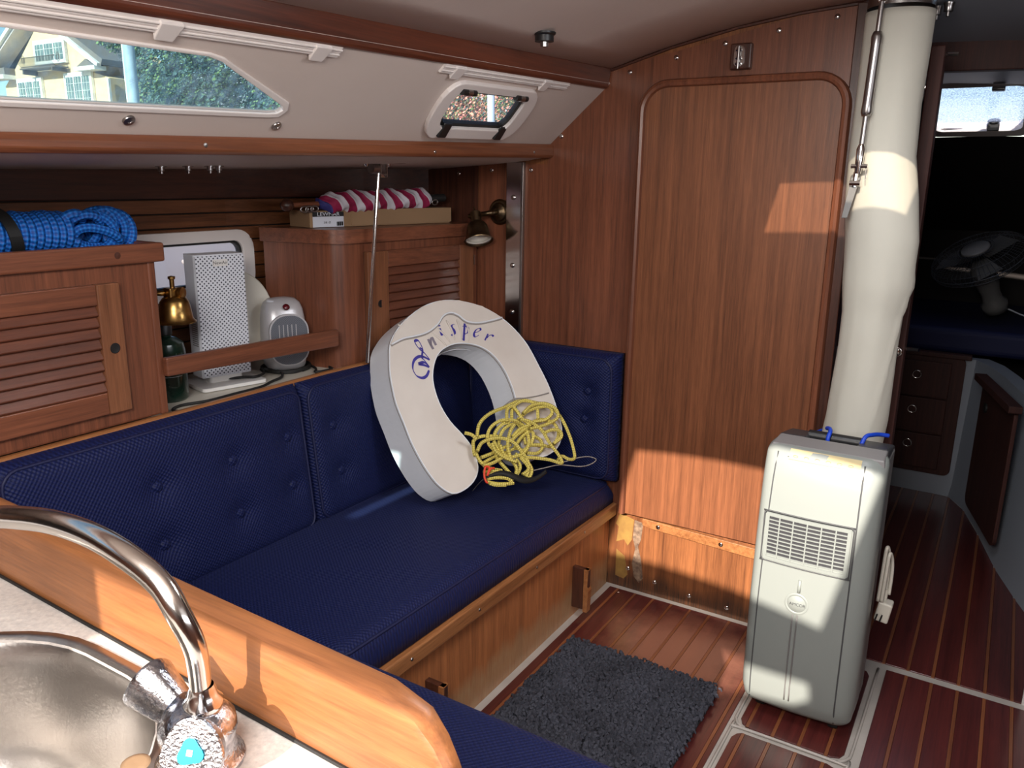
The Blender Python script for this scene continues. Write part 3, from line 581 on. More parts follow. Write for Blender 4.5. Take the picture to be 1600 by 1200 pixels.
# white moulded liner round the lockers
b = MB()
E1 = [(-.60, 4.19), (-.103, 4.19), (-.04, 4.07), (.019, 3.866), (.116, 3.428), (.201, 3.14), (.42, 2.54)]
rg = [[V((x, y, -.01)), V((x+.01, y+.005, .06)), V((x+.03, y+.01, .67)), V((x+.08, y+.06, .67)), V((x+.08, y+.06, -.01))] for x, y in E1]
b.loft(rg); struct(b.build('wall_front', 'sidewall', smooth=True))
struct(MB().box(-1.2, -.10, 4.20, 4.23, -.01, .68).build('wall_front', 'sidewall'))
t = thing('berth', 'dark navy berth mattress filling the fore cabin beyond the doorway', 'berth', (-.3, 4.6, .68))
MB().box(-1.2, .94, 4.24, 5.3, .68, .80).build('mattress', 'navy_bed', t, bevel=.03, seg=4)
MB().box(-1.2, -.09, 4.165, 4.215, .668, .690).build('edge_board', 'fore_wood', t, bevel=.004)
MB().box(.24, .94, 3.3, 4.2, .68, .78).build('mattress', 'navy_bed', t, bevel=.03, seg=4)
t = thing('drawer_cabinet', 'dark teak chest of three drawers with chrome ring pulls under the berth', 'drawers', (-.26, 4.18, .1))
b = MB(); b.prism([V((a-.275, 4.178, c+.385)) for a, c in rrect(.33, .575, .03, 4)], (0, .02, 0)); b.build('face_frame', 'fore_wood', t, bevel=.003)
for z0, z1, pz in ((.475, .645, .59), (.30, .468, .42), (.125, .293, .25)):
    dr = MB().box(-.425, -.165, 4.160, 4.178, z0, z1).build('drawer', 'fore_wood', t, bevel=.003)
    MB().tube([(-.305+.018*math.cos(a), 4.157, pz-.01+.018*math.sin(a)) for a in [k*math.pi/9 for k in range(18)]], .0035, 6, closed=True).build('ring_pull', 'chrome', dr, smooth='all')
# angled locker door on the right
t = thing('locker', 'dark teak locker door set at an angle right of the drawer chest', 'locker', (.03, 3.8, .1))
U = (V((.135, 3.36, 0))-V((.0, 3.91, 0))).normalized(); fr = frame((.0+.0, 3.91, 0), U, (0, 0, 1))
off = .02
b = MB(); b.prism([fr(a+.26, c+.37, -off*0+.018) for a, c in rrect(.50, .56, .04, 4)], U.cross(V((0, 0, 1)))*.015); b.build('door', 'fore_wood', t, bevel=.003)
MB().prism([fr(a+.27, c+.655, .02) for a, c in rrect(.56, .028, .005, 2)], U.cross(V((0, 0, 1)))*.045).build('ledge', 'fore_wood', t, bevel=.004)
b = MB(); b.lathe([(0, .02), (.02, .02), (.02, .008), (.012, .008), (.012, 0)], fr(.12, .55, .02), U.cross(V((0, 0, 1))), 14); b.build('finger_ring', 'rubber', t)
# fore cabin hatch: bright frosted pane in a steel-grey frame
hfr = frame((-.208, 4.01, 1.745), V((1, 0, 0)), V((0, -.925, .38))); 
b = MB(); b.prism([[hfr(a, c) for a, c in rrect(.40, .47, .05, 5)], [hfr(a, c+.01) for a, c in rrect(.335, .385, .04, 5)]], (0, .016, .04)); window_4 = struct(b.build('window_4', 'portwhite', bevel=.004))
b = MB(); b.prism([hfr(a, c+.01, 0)+V((0, .008, .02)) for a, c in rrect(.345, .395, .03, 5)], (0, .002, .006)); b.build('pane', 'frost', window_4)
b = MB(); b.tube([hfr(-.15, -.185, -.012), hfr(.05, -.190, -.016)], .006, 6); b.build('stay', 'steel_dark', window_4, smooth='all')
for a_, c_ in ((.06, -.175), (.07, .175)):
    q0 = hfr(a_, c_, -.014); b = MB(); b.obox(q0, (.045, .05, .030)); b.lathe([(.001, 0), (.026, 0), (.024, .008), (.001, .010)], q0+V((0, -.01, .022)), (0, -.4, .9), 14); b.build('latch', 'black', window_4, bevel=.003)
lamp('fore_hatch_daylight', 'AREA', .32, (.75, .82, 1.0), (-.21, 3.95, 1.70), (0, -.35, -1), shape='RECTANGLE', size=.28, size_y=.14)
# cloth covered area above hatch is dark lining; desk fan lying on the berth
t = thing('desk_fan', 'small caged electric fan tipped back on the navy berth', 'fan', (-.05, 4.6, .80))
ax = V((-.35, -.42, .84)).normalized(); c = V((-.135, 4.50, 1.105)); e1 = ax.orthogonal().normalized(); e2 = ax.cross(e1)
for k, (r, h) in enumerate(((.210, 0), (.203, .024), (.163, .048), (.08, .060), (.203, -.024), (.136, -.060))):
    MB().tube([c+ax*h+(e1*math.cos(a)+e2*math.sin(a))*r for a in [q*math.pi/20 for q in range(40)]], .0028 if k == 0 else .0014, 5, closed=True).build('cage_ring', 'meshgrey', t, smooth='all')
b = MB()
for q in range(60):
    a = q*math.pi/30; d = e1*math.cos(a)+e2*math.sin(a)
    b.tube([c+d*.21, c+ax*.024+d*.203, c+ax*.048+d*.163, c+ax*.06+d*.07], .0012, 3, cap=False); b.tube([c+d*.21, c-ax*.024+d*.203, c-ax*.06+d*.136, c-ax*.07+d*.05], .0009, 3, cap=False)
b.build('cage_wires', 'meshgrey', t, kind='stuff')
MB().lathe([(0, .070), (.06, .066), (.068, .056), (0, .054)], c, ax, 20).build('cap', 'ac_deck', t, smooth='all')
for q in range(3):
    a = q*2*math.pi/3; d = e1*math.cos(a)+e2*math.sin(a); d2 = ax.cross(d)
    MB().grid(lambda u, v: c+d*(.03+.155*u)+d2*(.055*(v-.5)*(1+u))+ax*(.015*(v-.5)), 5, 4).build('blade', 'ac_dark', t, smooth='all')
MB().lathe([(0, -.30), (.055, -.30), (.060, -.26), (.045, -.24), (.042, -.20), (.055, -.12), (.055, -.06), (.035, -.02), (0, -.02)], c, ax, 18).build('motor_housing', 'ac_dark', t, smooth='all')
MB().tube(smooth_path([c-ax*.27, c-ax*.28+V((.06, 0, -.01)), c+V((.25, .02, -.262)), c+V((.42, 0, -.262))]), .004, 6).build('cable', 'heater', t, smooth='all')
# door post with latch; blue-grey cover beside it
t = thing('door_post', 'slim dark teak door edge with chrome latch right of the cloth wrapped mast', 'door', (-.25, 2.62, 0))
MB().box(-.270, -.233, 2.60, 2.66, .0, 1.817).build('stile', 'fore_wood', t, bevel=.004)
MB().lathe([(0, .004), (.009, .004), (.016, 0), (.016, .006), (.009, .008), (.009, .004)], (-.252, 2.600, .966), (0, -1, 0), 18).build('latch_ring', 'chrome', t, smooth='all')
MB().tube([(-.233, 2.615, .975), (-.195, 2.605, .977)], .006, 8).build('latch_bolt', 'chrome', t, smooth=True)
MB().tube([(-.233, 2.62, 1.795), (-.20, 2.615, 1.793)], .005, 8).build('latch_bolt', 'chrome', t, smooth=True)
b = MB(); b.prism([V((x, 2.60, z)) for x, z in ((-.30, 1.74), (-.275, 1.76), (-.272, .6), (-.33, .6))], (0, .012, 0)); tag(b.build('door_curtain', 'blue_cover', bevel=.003), 'narrow blue grey curtain strip between the mast and the door edge', 'curtain')

# ================================================================== MAST
t = thing('mast', 'mast wrapped in cream cloth sleeve rising to the ceiling behind the air conditioner', 'mast', (-.335, 2.42, 0))
rg = []
prof = [(.60, -.330, .078, .0), (.70, -.325, .083, .1), (.80, -.316, .082, .3), (1.0, -.312, .078, .4), (1.10, -.310, .080, .5), (1.18, -.307, .090, .4), (1.30, -.309, .093, .3), (1.42, -.324, .091, .6), (1.52, -.334, .083, .2), (1.65, -.335, .080, 0), (1.78, -.333, .082, 0), (1.895, -.332, .083, 0)]
import mathutils.noise as mn
for i in range(len(prof)-1):
    for q in range(6):
        u = q/6; z0, cx, r, w = [a*(1-u)+c_*u for a, c_ in zip(prof[i], prof[i+1])]
        ring = []
        for k in range(48):
            a = 2*math.pi*k/48; px, py = math.cos(a), math.sin(a)
            nz = mn.noise(V((px*1.3, py*1.3, z0*3.0)))*.006*w+mn.noise(V((px*3, py*3+z0*2, z0*1.2)))*.0028
            fold = .006*math.exp(-((z0-(.75+.55*((a-5.2) % 6.283)/1.2))/.03)**2) if 5.0 < a < 6.2 else 0
            rr = r+nz+fold; ring.append(V((cx+px*rr, 2.42+py*rr*.95, z0)))
        rg.append(ring)
MB().loft(rg).build('cloth_sleeve', 'cloth', t, smooth='all')
MB().lathe([(.080, 1.885), (.080, 1.96)], (-.332, 2.42, 0), (0, 0, 1), 32).build('metal_tube', 'steel_dark', t, smooth=True)
MB().lathe([(.075, 0), (.075, .7)], (-.335, 2.42, 0), (0, 0, 1), 32).build('metal_tube', 'ac_dark', t, smooth=True)
MB().tube([(-.335+.089*math.cos(a), 2.42+.086*math.sin(a), .735+.006*math.cos(a)) for a in [k*math.pi/16 for k in range(32)]], .004, 6, closed=True).build('tie_cord', 'bluehook', t, smooth='all')
# turnbuckle tie rod down the front of the mast
t = thing('turnbuckle', 'steel turnbuckle tie rod hanging in front of the cream mast cloth', 'turnbuckle', (-.37, 2.325, 1.46))
P0 = V((-.362, 2.322, 1.93)); P1 = V((-.374, 2.318, 1.455)); D = (P1-P0)
q = lambda s_: P0+D*s_
MB().tube([q(-.1), q(.0)], .012, 10).build('toggle', 'chrome', t, smooth=True)
b = MB()
for sx in (-.011, .011): b.tube([q(-.05)+V((sx, 0, 0)), q(.09)+V((sx*.7, 0, 0)), ], .0035, 6)
b.tube([q(.085)+V((-.009, 0, 0)), q(.10), q(.085)+V((.009, 0, 0))], .004, 6); b.build('shackle', 'chrome', t, smooth='all')
MB().tube([q(.09), q(.24)], .0065, 10).build('screw_rod', 'steel_dark', t, smooth=True)
MB().tube([q(.235), q(.26), q(.30), q(.60), q(.64), q(.66)], [.010, .014, .0125, .0125, .014, .010], 12).build('barrel', 'steel_dark', t, smooth='all')
MB().tube([q(.65), q(.82)], .0065, 10).build('screw_rod', 'steel_dark', t, smooth=True)
b = MB(); b.tube([q(.80), q(.83), q(.90), q(.96)], [.006, .011, .010, .008], 10); b.tube([q(.92)+V((-.018, -.002, 0)), q(.92)+V((.022, -.002, 0))], .006, 8); b.tube([q(.92)+V((.018, -.004, 0)), q(.99)+V((.022, -.004, 0))], .0012, 4); b.build('fork', 'chrome', t, smooth=True)
b = MB(); b.tube([q(.95)+V((-.004, 0, 0)), q(1.03)+V((-.004, 0, 0))], .006, 8); b.tube([q(1.01)+V((-.016, -.002, 0)), q(1.01)+V((.010, -.002, 0))], .008, 8); b.build('clevis_pin', 'chrome', t, smooth=True)
b = MB(); b.prism([q(1.0)+V(p) for p in ((-.014, .002, .01), (.008, .002, .01), (-.012, -.008, -.095), (-.026, -.008, -.095))], (0, .004, 0)); b.build('tang_plate', 'ac_dark', t, bevel=.002)

# deck fittings in the ceiling
def fitting(x, y, lab, m='black', r=.02):
    t = thing('deck_fitting', lab, 'ceiling fitting', (x, y, ceil_z(x, min(y, 2.5))))
    z = ceil_z(x, y) if y < 2.515 else 1.915
    MB().lathe([(0, 0), (r*1.2, 0), (r*1.2, .004), (r, .008), (r, .022), (0, .024)], (x, y, z), (0, 0, -1), 16).build('base', m, t, smooth=True)
    MB().lathe([(0, .02), (r*.45, .02), (r*.4, .034), (0, .036)], (x, y, z), (0, 0, -1), 10).build('nut', 'steel_dark', t, smooth=True)
fitting(-1.075, 1.885, 'black round fitting on the cream ceiling at the top picture edge', 'black', .024)
fitting(-.235, 2.56, 'bolt and washer through the deckhead right of the mast', 'steel_dark', .012)
fitting(-.265, 2.60, 'smaller bolt through the deckhead close to the mast sleeve', 'steel_dark', .010)

# ================================================================== FOLDING TABLE stowed upright on the bulkhead
t = thing('folding_table', 'large varnished teak table leaf folded up flat against the bulkhead', 'table', (-.75, 2.5, .3))
def tloop(i=0): # outline with rounded top corners
    x0, x1, z0, z1, r = -1.068+i, -.437-i, .300, 1.752-i, .095-i
    P = [(x1, z0)]
    for k in range(9): a = math.radians(90*k/8); P.append((x1-r+r*math.cos(a), z1-r+r*math.sin(a)))
    for k in range(9): a = math.radians(90+90*k/8); P.append((x0+r+r*math.cos(a), z1-r+r*math.sin(a)))
    return P+[(x0, z0)]
b = MB(); b.prism([V((x, 2.484, z)) for x, z in tloop(.008)], (0, .029, 0)); leafo = b.build('table_leaf', 'leaf', t, bevel=.002)
b = MB(); 
lp = tloop(0); rg = []
pp = [V((x, 0, z)) for x, z in lp]; cen = V((-.75, 0, 1.0))
for i, p in enumerate(pp):
    tdir = (pp[min(i+1, len(pp)-1)]-pp[max(i-1, 0)]).normalized(); inn = V((0, 1, 0)).cross(tdir); inn = inn if inn.dot(cen-p) > 0 else -inn
    if inn.length < .5: inn = V((1, 0, 0))
    rg.append([p+V((0, 2.513, 0)), p+V((0, 2.482, 0)), p+inn*.004+V((0, 2.474, 0)), p+inn*.012+V((0, 2.471, 0)), p+inn*.020+V((0, 2.474, 0)), p+inn*.024+V((0, 2.482, 0)), p+inn*.024+V((0, 2.500, 0))])
b.loft(rg); b.build('edge_moulding', 'teak_z', t, smooth=True)
t = thing('table_cleat', 'narrow teak cleat with two screws along the foot of the folded table', 'cleat', (-.79, 2.5, .27))
b = MB(); b.prism([V((x, 2.502, z)) for x, z in ((-.985, .288), (-.56, .276), (-.56, .238), (-.95, .256), (-.985, .264))], (0, .012, 0)); b.build('strip', 'trim_y', t, bevel=.002)
for x, z in ((-.925, .269), (-.70, .262)): screw((x, 2.502, z), (0, -1, 0), t, .0085)
t = thing('table_latch', 'small chrome barrel latch on a teak block above the folded table', 'latch', (-.757, 2.5, 1.80))
MB().box(-.790, -.728, 2.490, 2.512, 1.770, 1.842).build('block', 'teak_dark_z', t, bevel=.004)
b = MB(); b.prism([V((a-.762, 2.486, c+1.806)) for a, c in rrect(.030, .058, .013, 4)], (0, .004, 0)); b.build('plate', 'chrome', t)
MB().tube([(-.762, 2.480, 1.832), (-.762, 2.480, 1.770)], .0045, 10).build('bolt', 'steel_dark', t, smooth=True)
b = MB()
for z in (1.822, 1.800, 1.785): b.tube([(-.770, 2.482, z), (-.754, 2.482, z)], .0035, 8)
b.build('barrel', 'chrome', t, smooth=True)
# ================================================================== SETTEE
def ssamp(L, r, n):
    """samples 0..L, dense near both ends"""
    a = [r*(1-math.cos(math.pi/2*k/6)) for k in range(7)]
    mid = [r+(L-2*r)*k/n for k in range(1, n)]
    return a+mid+[L-x for x in reversed(a)]
def cushion(name, m, parent, O, U, W, D, r=.04, bulge=.01, buttons=(), nu=34, nv=26, pipe=True, btn='button', warp=None):
    """upholstered block: back at O, spans U and W, puffs out along D"""
    O, U, W, D = V(O), V(U), V(W), V(D); lu, lw, h = U.length, W.length, D.length; u, w, d = U/lu, W/lw, D/h
    su, sw = ssamp(lu, r, nu), ssamp(lw, r, nv)
    e = lambda s_, L: math.sqrt(max(0, 1-(1-min(s_, L-s_)/r)**2)) if min(s_, L-s_) < r else 1.0
    def pos(a, c):
        k = min(e(a, lu), e(c, lw)) if min(e(a, lu), e(c, lw)) < 1 else 1
        k = e(a, lu)*e(c, lw)
        x = h*(.35+.65*k)+bulge*max(0, math.sin(math.pi*a/lu)*math.sin(math.pi*c/lw))**.6
        for (ba, bc, dep) in buttons: x -= dep*math.exp(-(((a-ba)**2+(c-bc)**2)/(.032**2)))+dep*.35*math.exp(-(((a-ba)**2+(c-bc)**2)/(.075**2)))
        p = O+u*a+w*c+d*x
        return p+(warp(a, c) if warp else V((0, 0, 0)))
    b = MB(); n2 = len(sw); vs = [pos(a, c) for a in su for c in sw]
    fs = [(i*n2+j, (i+1)*n2+j, (i+1)*n2+j+1, i*n2+j+1) for i in range(len(su)-1) for j in range(n2-1)]
    wz = lambda a, c: (warp(a, c) if warp else V((0, 0, 0)))
    brd = [(i, 0) for i in range(len(su))]+[(len(su)-1, j) for j in range(1, n2)]+[(i, n2-1) for i in range(len(su)-2, -1, -1)]+[(0, j) for j in range(n2-2, 0, -1)]
    n = len(vs); vs += [O+u*su[i]+w*sw[j]+wz(su[i], sw[j]) for i, j in brd]
    for k, (i, j) in enumerate(brd):
        i2, j2 = brd[(k+1) % len(brd)]; fs.append((i*n2+j, i2*n2+j2, n+(k+1) % len(brd), n+k))
    fs.append(tuple(n+k for k in range(len(brd))))
    b.add(vs, fs); o = b.build(name, m, parent, smooth='all')
    if pipe:
        ins = r*.30; pts = []
        for a, c in [(x, y) for x, y in rrect(lu-2*ins, lw-2*ins, r*.8, 4)]:
            pts.append(pos(a+lu/2, c+lw/2)+d*.001)
        dense = []
        for i in range(len(pts)):
            p, q_ = pts[i], pts[(i+1) % len(pts)]; k = max(1, int((q_-p).length/.06))
            for j in range(k): dense.append(p.lerp(q_, j/k))
        MB().tube(dense, .0042, 6, closed=True).build('piping', 'navy', o, smooth='all')
    for (ba, bc, dep) in buttons:
        if dep > .004: MB().lathe([(.0, .010), (.007, .0095), (.012, .007), (.0155, .002), (.0155, -.008)], pos(ba, bc), d, 14).build(btn, m, o, smooth='all')
    return o
t = thing('settee', 'built-in settee with teak front panel and ledge below the navy cushions', 'sofa', (-1.4, 1.7, 0))
settee = t
b = MB(); b.box(-1.14, -1.115, 1.0, 2.508, -.02, .335).build('front_panel', 'settee_front', t)
b = MB(); b.hexa([V(p) for p in ((-1.12, 1.0, .318), (-1.086, 1.0, .318), (-1.086, 2.508, .276), (-1.12, 2.508, .276), (-1.12, 1.0, .368), (-1.086, 1.0, .362), (-1.086, 2.508, .320), (-1.12, 2.508, .326))])
lg = b.build('ledge', 'trim_y', t, bevel=.004)
for y in (1.33, 1.62, 1.93, 2.25): MB().lathe([(0, 0), (.005, 0), (.004, .0015), (0, .002)], (-1.0862, y, .341-.0278*(y-1.0)), (1, 0, 0), 10).build('screw', 'steel_dark', lg)
MB().box(-1.72, -1.12, .60, 2.508, .0, .315).build('base', 'hulldark', t)
MB().box(-1.115, -.42, .60, 1.02, .0, .335).build('base', 'settee_front', t)
for (y0, zt, lab) in ((2.225, .185, 0), (1.415, .215, 0)):
    s_ = thing('table_stop', 'small upright wooden stop block %s the settee front' % ('at the far end of' if y0 > 2 else 'near the rug corner, half hidden, on'), 'wooden block', (-1.09, y0, .02))
    MB().box(-1.115, -1.055, y0, y0+.018, .035, zt).build('upright', 'teak_dark_z', s_, bevel=.002)
    b = MB(); b.prism([V((-1.070, y0+.018, z)) if 0 else V((x, y0-.004, z)) for x, z in ((-1.070, .03), (-1.055, .03), (-1.052, .11), (-1.057, .125), (-1.055, zt), (-1.070, zt))], (0, .026, 0)); b.build('lip', 'trim_y', s_)
def bt(*p): return [(a, c, .015) for a, c in p]
o = cushion('seat_cushion', 'seat_xy', None, (-1.098, 1.10, .366), (0, 1.395, 0), (-.60, 0, 0), (0, 0, .088), .042, .022, pipe=True,
            buttons=[(.42, .30, .003), (.85, .30, .003)], warp=lambda a, c: V((0, 0, -.040*(a/1.4)+(.012 if 0 else 0))))
tag(o, 'long navy woven seat cushion under the horseshoe buoy', 'cushion', 'settee seat cushions')
o = cushion('seat_cushion', 'seat_xy', None, (-1.72, .62, .345), (1.40, 0, 0), (0, .500, 0), (0, 0, .138), .05, .02, pipe=True)
tag(o, 'navy seat cushion of the short return behind the galley fiddle', 'cushion', 'settee seat cushions')
# back cushions
def back(y0, y1, lab, btn, zt=.862):
    o = cushion('back_cushion', 'seat_yz', None, (-1.750, y0, .430), (0, y1-y0, 0), (-.0, 0, zt-.430), (.062, 0, -.0), .045, .014, bt(*btn), warp=lambda a, c: V((.050*(1-c/.43)-.004, 0, 0)))
    tag(o, lab, 'cushion', 'settee back cushions')
back(.755, 1.602, 'navy buttoned back cushion left of the seam, below the louvred cabinet', ((.35, .285), (.345, .14), (.575, .285), (.575, .14), (.775, .295), (.77, .155)))
back(1.610, 2.45, 'navy buttoned back cushion behind the horseshoe buoy', ((.10, .285), (.11, .14), (.35, .28), (.35, .14), (.6, .28), (.6, .14)))
o = cushion('back_cushion', 'seat_xz', None, (-1.690, 2.505, .415), (.607, 0, 0), (0, 0, .460), (0, -.085, 0), .05, .015, bt((.505, .325), (.497, .225), (.30, .325), (.30, .225)))
tag(o, 'navy buttoned back cushion set across the bulkhead at the forward corner', 'cushion', 'settee back cushions')
o = cushion('back_cushion', 'seat_xz', None, (-1.66, .545, .46), (.9, 0, 0), (0, 0, .345), (0, .085, 0), .05, .012)
tag(o, 'dark navy back cushion along the galley side at the left picture edge', 'cushion', 'settee back cushions')

# ================================================================== SHELF AND LOCKERS
b = MB(); b.prism([V(p) for p in ((-1.745, .3, .85), (-1.745, 1.85, .85), (-1.70, 2.512, .85), (-1.96, 2.512, .85), (-2.06, 2.1, .85), (-2.115, 1.6, .85), (-2.115, .3, .85))], (0, 0, -.02))
shelf = tag(b.build('shelf', 'shelfwhite'), 'white laminate shelf behind the navy back cushions', 'shelf')
b = MB(); b.loft([[V((x, y, .82)), V((x+.016, y, .82)), V((x+.018, y, .864)), V((x+.012, y, .868)), V((x, y, .868))] for x, y in ((-1.753, .3), (-1.753, 1.2), (-1.753, 1.75), (-1.735, 2.1), (-1.705, 2.512))])
b.build('shelf_trim', 'trim_y', shelf, bevel=.002); MB().box(-1.76, -1.745, .3, 2.5, .40, .83).build('back_board', 'teak_y', shelf)
# near cabinet
t = thing('locker_cabinet', 'near teak locker cabinet with louvred door and the blue rope on top', 'cabinet', (-1.9, .8, .85), group='louvred lockers above the settee')
MB().box(-2.09, -1.752, .30, 1.200, .868, 1.262).build('body', 'teak_z', t, bevel=.006)
MB().box(-1.757, -1.748, 1.182, 1.203, .868, 1.25).build('corner_post', 'teak_z', t, bevel=.004)
b = MB(); b.box(-1.757, -1.733, .30, 1.222, 1.246, 1.291); b.box(-2.08, -1.757, 1.198, 1.222, 1.246, 1.291); b.build('top_rim', 'teak_y', t, bevel=.005)
MB().box(-2.08, -1.757, .3, 1.198, 1.255, 1.266).build('top', 'teak_dark_y', t)
MB().lathe([(0, 0), (.008, 0), (.0, .0006)], (-1.733, 1.10, 1.268), (1, 0, 0), 14).build('plug', 'teak_dark_z', t)
def louvre_door(t, y0, y1, z0, z1, ly0, ly1, lz0, lz1, n, holeyz, xf, dx=lambda y: 0):
    """frame, slats and finger hole; xf is the x of the face it stands on, dx(y) its slant"""
    P = lambda y, z, o_: V((xf+dx(y)+o_, y, z))
    def bar(nm, ya, yb, za, zb, m, par, o0=0, o1=.018): 
        return MB().hexa([P(ya, za, o0), P(yb, za, o0), P(yb, zb, o0), P(ya, zb, o0), P(ya, za, o1), P(yb, za, o1), P(yb, zb, o1), P(ya, zb, o1)]).build(nm, m, par, bevel=.0025)
    d = bar('door', y0, y1, z0, z1, 'hulldark', t, .0, .003)
    bar('stile', y0, ly0, z0, z1, 'trimdoor_z', d); bar('stile', ly1, y1, z0, z1, 'trimdoor_z', d)
    bar('top_rail', ly0, ly1, lz1, z1, 'teak_y', d, 0, .0165); bar('bottom_rail', ly0, ly1, z0, lz0, 'teak_y', d, 0, .0165)
    h = (lz1-lz0)/n
    for k in range(n):
        za = lz0+k*h
        b = MB().hexa([P(ly0, za, .013), P(ly1, za, .013), P(ly1, za+h*.95, .001), P(ly0, za+h*.95, .001), P(ly0, za+.004, .0165), P(ly1, za+.004, .0165), P(ly1, za+h*1.02, .005), P(ly0, za+h*1.02, .005)])
        b.build('slat', 'louver', d, bevel=.0012, seg=1)
    hy, hz = holeyz; MB().lathe([(0, .0005), (.011, .0005), (.0125, .001), (.0115, .0)], P(hy, hz, .018), (1, 0, 0), 20).build('finger_hole', 'black', d, smooth='all')
    return d
M['trimdoor_z'] = wood('door stile teak', (.11, .040, .018), (.31, .12, .055), 'z')
louvre_door(t, .45, 1.098, .905, 1.207, .52, 1.042, .957, 1.160, 8, (1.070, 1.058), -1.752)
# far cabinet: slanting front, rounded aft corner
t = thing('locker_cabinet', 'far teak locker cabinet with rounded corner, carrying the cardboard box', 'cabinet', (-1.85, 2.2, .85), group='louvred lockers above the settee')
def foot(off=0, r=.05):
    P = [(-1.705+off, 2.512)]
    c = V((-1.768+off*.9, 1.845-off, 0)); 
    A = V((-1.765+off, 1.93, 0)); Bp = V((-1.83, 1.842-off, 0)); C0 = V((-1.768+off, 1.842-off, 0))
    for k in range(7): u_ = k/6; p = A*(1-u_)**2+C0*2*u_*(1-u_)+Bp*u_*u_; P.append((p.x, p.y))
    P += [(-2.045, 1.80-off), (-2.045, 2.10), (-1.945, 2.512)]; return P
b = MB(); r0 = [V((x, y, .85)) for x, y in foot()]; r1 = [V((x, y-.0, 1.25)) for x, y in foot()]
b.loft([r0, r1]); b.build('body', 'teak_z', t, smooth=True)
ri = [V((x, y, 1.247)) for x, y in foot(.014)]; rj = [V((x, y, 1.290)) for x, y in foot(.014)]
b = MB(); b.loft([ri, rj]); b.build('top_rim', 'teak_y', t, smooth=True, bevel=.004)
for x, y in ((-1.90, 1.817), (-1.99, 1.80)): MB().lathe([(0, 0), (.007, 0), (0, .0006)], (x, y-.0015, 1.268), (.1, -1, 0), 12).build('plug', 'teak_dark_z', t)
slant = lambda y: (y-1.93)*(.060/.582)
d2 = louvre_door(t, 1.955, 2.475, .895, 1.217, 2.045, 2.40, .930, 1.163, 8, (2.005, 1.047), -1.765, slant)
MB().box(-1.698, -1.690, 2.476, 2.482, 1.14, 1.175).build('hinge', 'chrome', t)
# fiddle rail between the cabinets
b = MB(); b.hexa([V(p) for p in ((-1.745, 1.195, .965), (-1.728, 1.195, .965), (-1.733, 1.80, .940), (-1.75, 1.80, .940), (-1.745, 1.195, 1.012), (-1.728, 1.195, 1.012), (-1.733, 1.80, .993), (-1.75, 1.80, .993))])
t = tag(b.build('shelf_rail', 'teak_y', bevel=.004), 'teak fiddle rail in front of the white heater, between the two lockers', 'rail')

# ================================================================== THINGS ON THE SHELF
# green gas bottle
t = thing('gas_bottle', 'dark green gas bottle with white-marked label at the near end of the shelf', 'bottle', (-1.915, 1.325, .85))
MB().lathe([(0, 0), (.045, 0), (.050, .006), (.050, .135), (.046, .158), (.030, .172), (.018, .176), (.018, .182), (0, .182)], (-1.915, 1.325, .85), (0, 0, 1), 28).build('body', 'greenbottle', t, smooth=True)
MB().lathe([(.014, .176), (.021, .182), (.021, .212), (.018, .216), (0, .216)], (-1.915, 1.325, .85), (0, 0, 1), 18).build('valve_cap', 'black', t, smooth=True)
b = MB(); lr = [[V((-1.915+.0508*math.cos(a), 1.325+.0508*math.sin(a), .85+z)) for z in (.055, .135)] for a in [math.radians(-85+8*k) for k in range(15)]]
b.add([p for r in lr for p in r], [(2*k, 2*k+2, 2*k+3, 2*k+1) for k in range(14)]); b.build('label', 'greenbottle', t, smooth='all')
for k in range(9):
    z = .85+.128-.007*k; a0, a1 = (-50, 8) if k % 3 else (-50, -5)
    MB().tube([V((-1.915+.0512*math.cos(a), 1.325+.0512*math.sin(a), z)) for a in [math.radians(a0+(a1-a0)*q/8) for q in range(9)]], .0008, 3).build('label_text', 'label', t)
# white tower heater on its base
t = thing('tower_heater', 'tall white perforated tower heater standing on its square base', 'heater', (-1.945, 1.527, .852), math.radians(76))
HH = .352; w_, d_ = .150, .072   # local: face towards -y
b = MB(); rg = []
b.prism([V((x, y, .028)) for x, y in rrect(w_, d_, .008, 3)], (0, 0, HH)); b.build('body', 'heater', t, bevel=.003, local=True)
MB().box(-w_/2+.003, w_/2-.003, -d_/2-.003, -d_/2+.002, .032, .028+HH-.004).build('perforated_front', 'perf', t, bevel=.002, local=True)
fr = frame((0, -d_/2-.0042, .028+HH-.024), (1, 0, 0), (0, 0, 1))
MB().prism([fr(a, c) for a, c in rrect(.044, .019, .003, 2)], (0, .001, 0)).build('badge', 'paperpack', t, local=True)
text('NewAir', .0135, fr, 'badge_text', 'print', t, .0008, local=True)
b = MB()
for k in range(14): b.box(-w_/2-.0006, -w_/2, -.025, .012, .12+.0062*k, .1225+.0062*k)
b.build('side_vents', 'ac_dark', t, local=True)
MB().prism([V((x, y-.012, .0)) for x, y in rrect(.195, .150, .012, 4)], (0, 0, .010)).build('base', 'white', t, bevel=.003, local=True)
MB().prism([V((x, y, .010)) for x, y in rrect(.10, .06, .01, 3)], (0, 0, .02)).build('foot', 'white', t, local=True)
# cream dish behind
t = thing('round_dish', 'round cream plastic dish leaning behind the heaters', 'dish', (-2.03, 1.72, .87))
ax = V((.93, -.12, .28)).normalized(); MB().lathe([(0, .0), (.085, .0), (.118, .012), (.122, .016), (.118, .018), (.08, .006), (0, .006)], (-2.03, 1.66, 1.045), ax, 40).build('dish', 'disc', t, smooth=True)
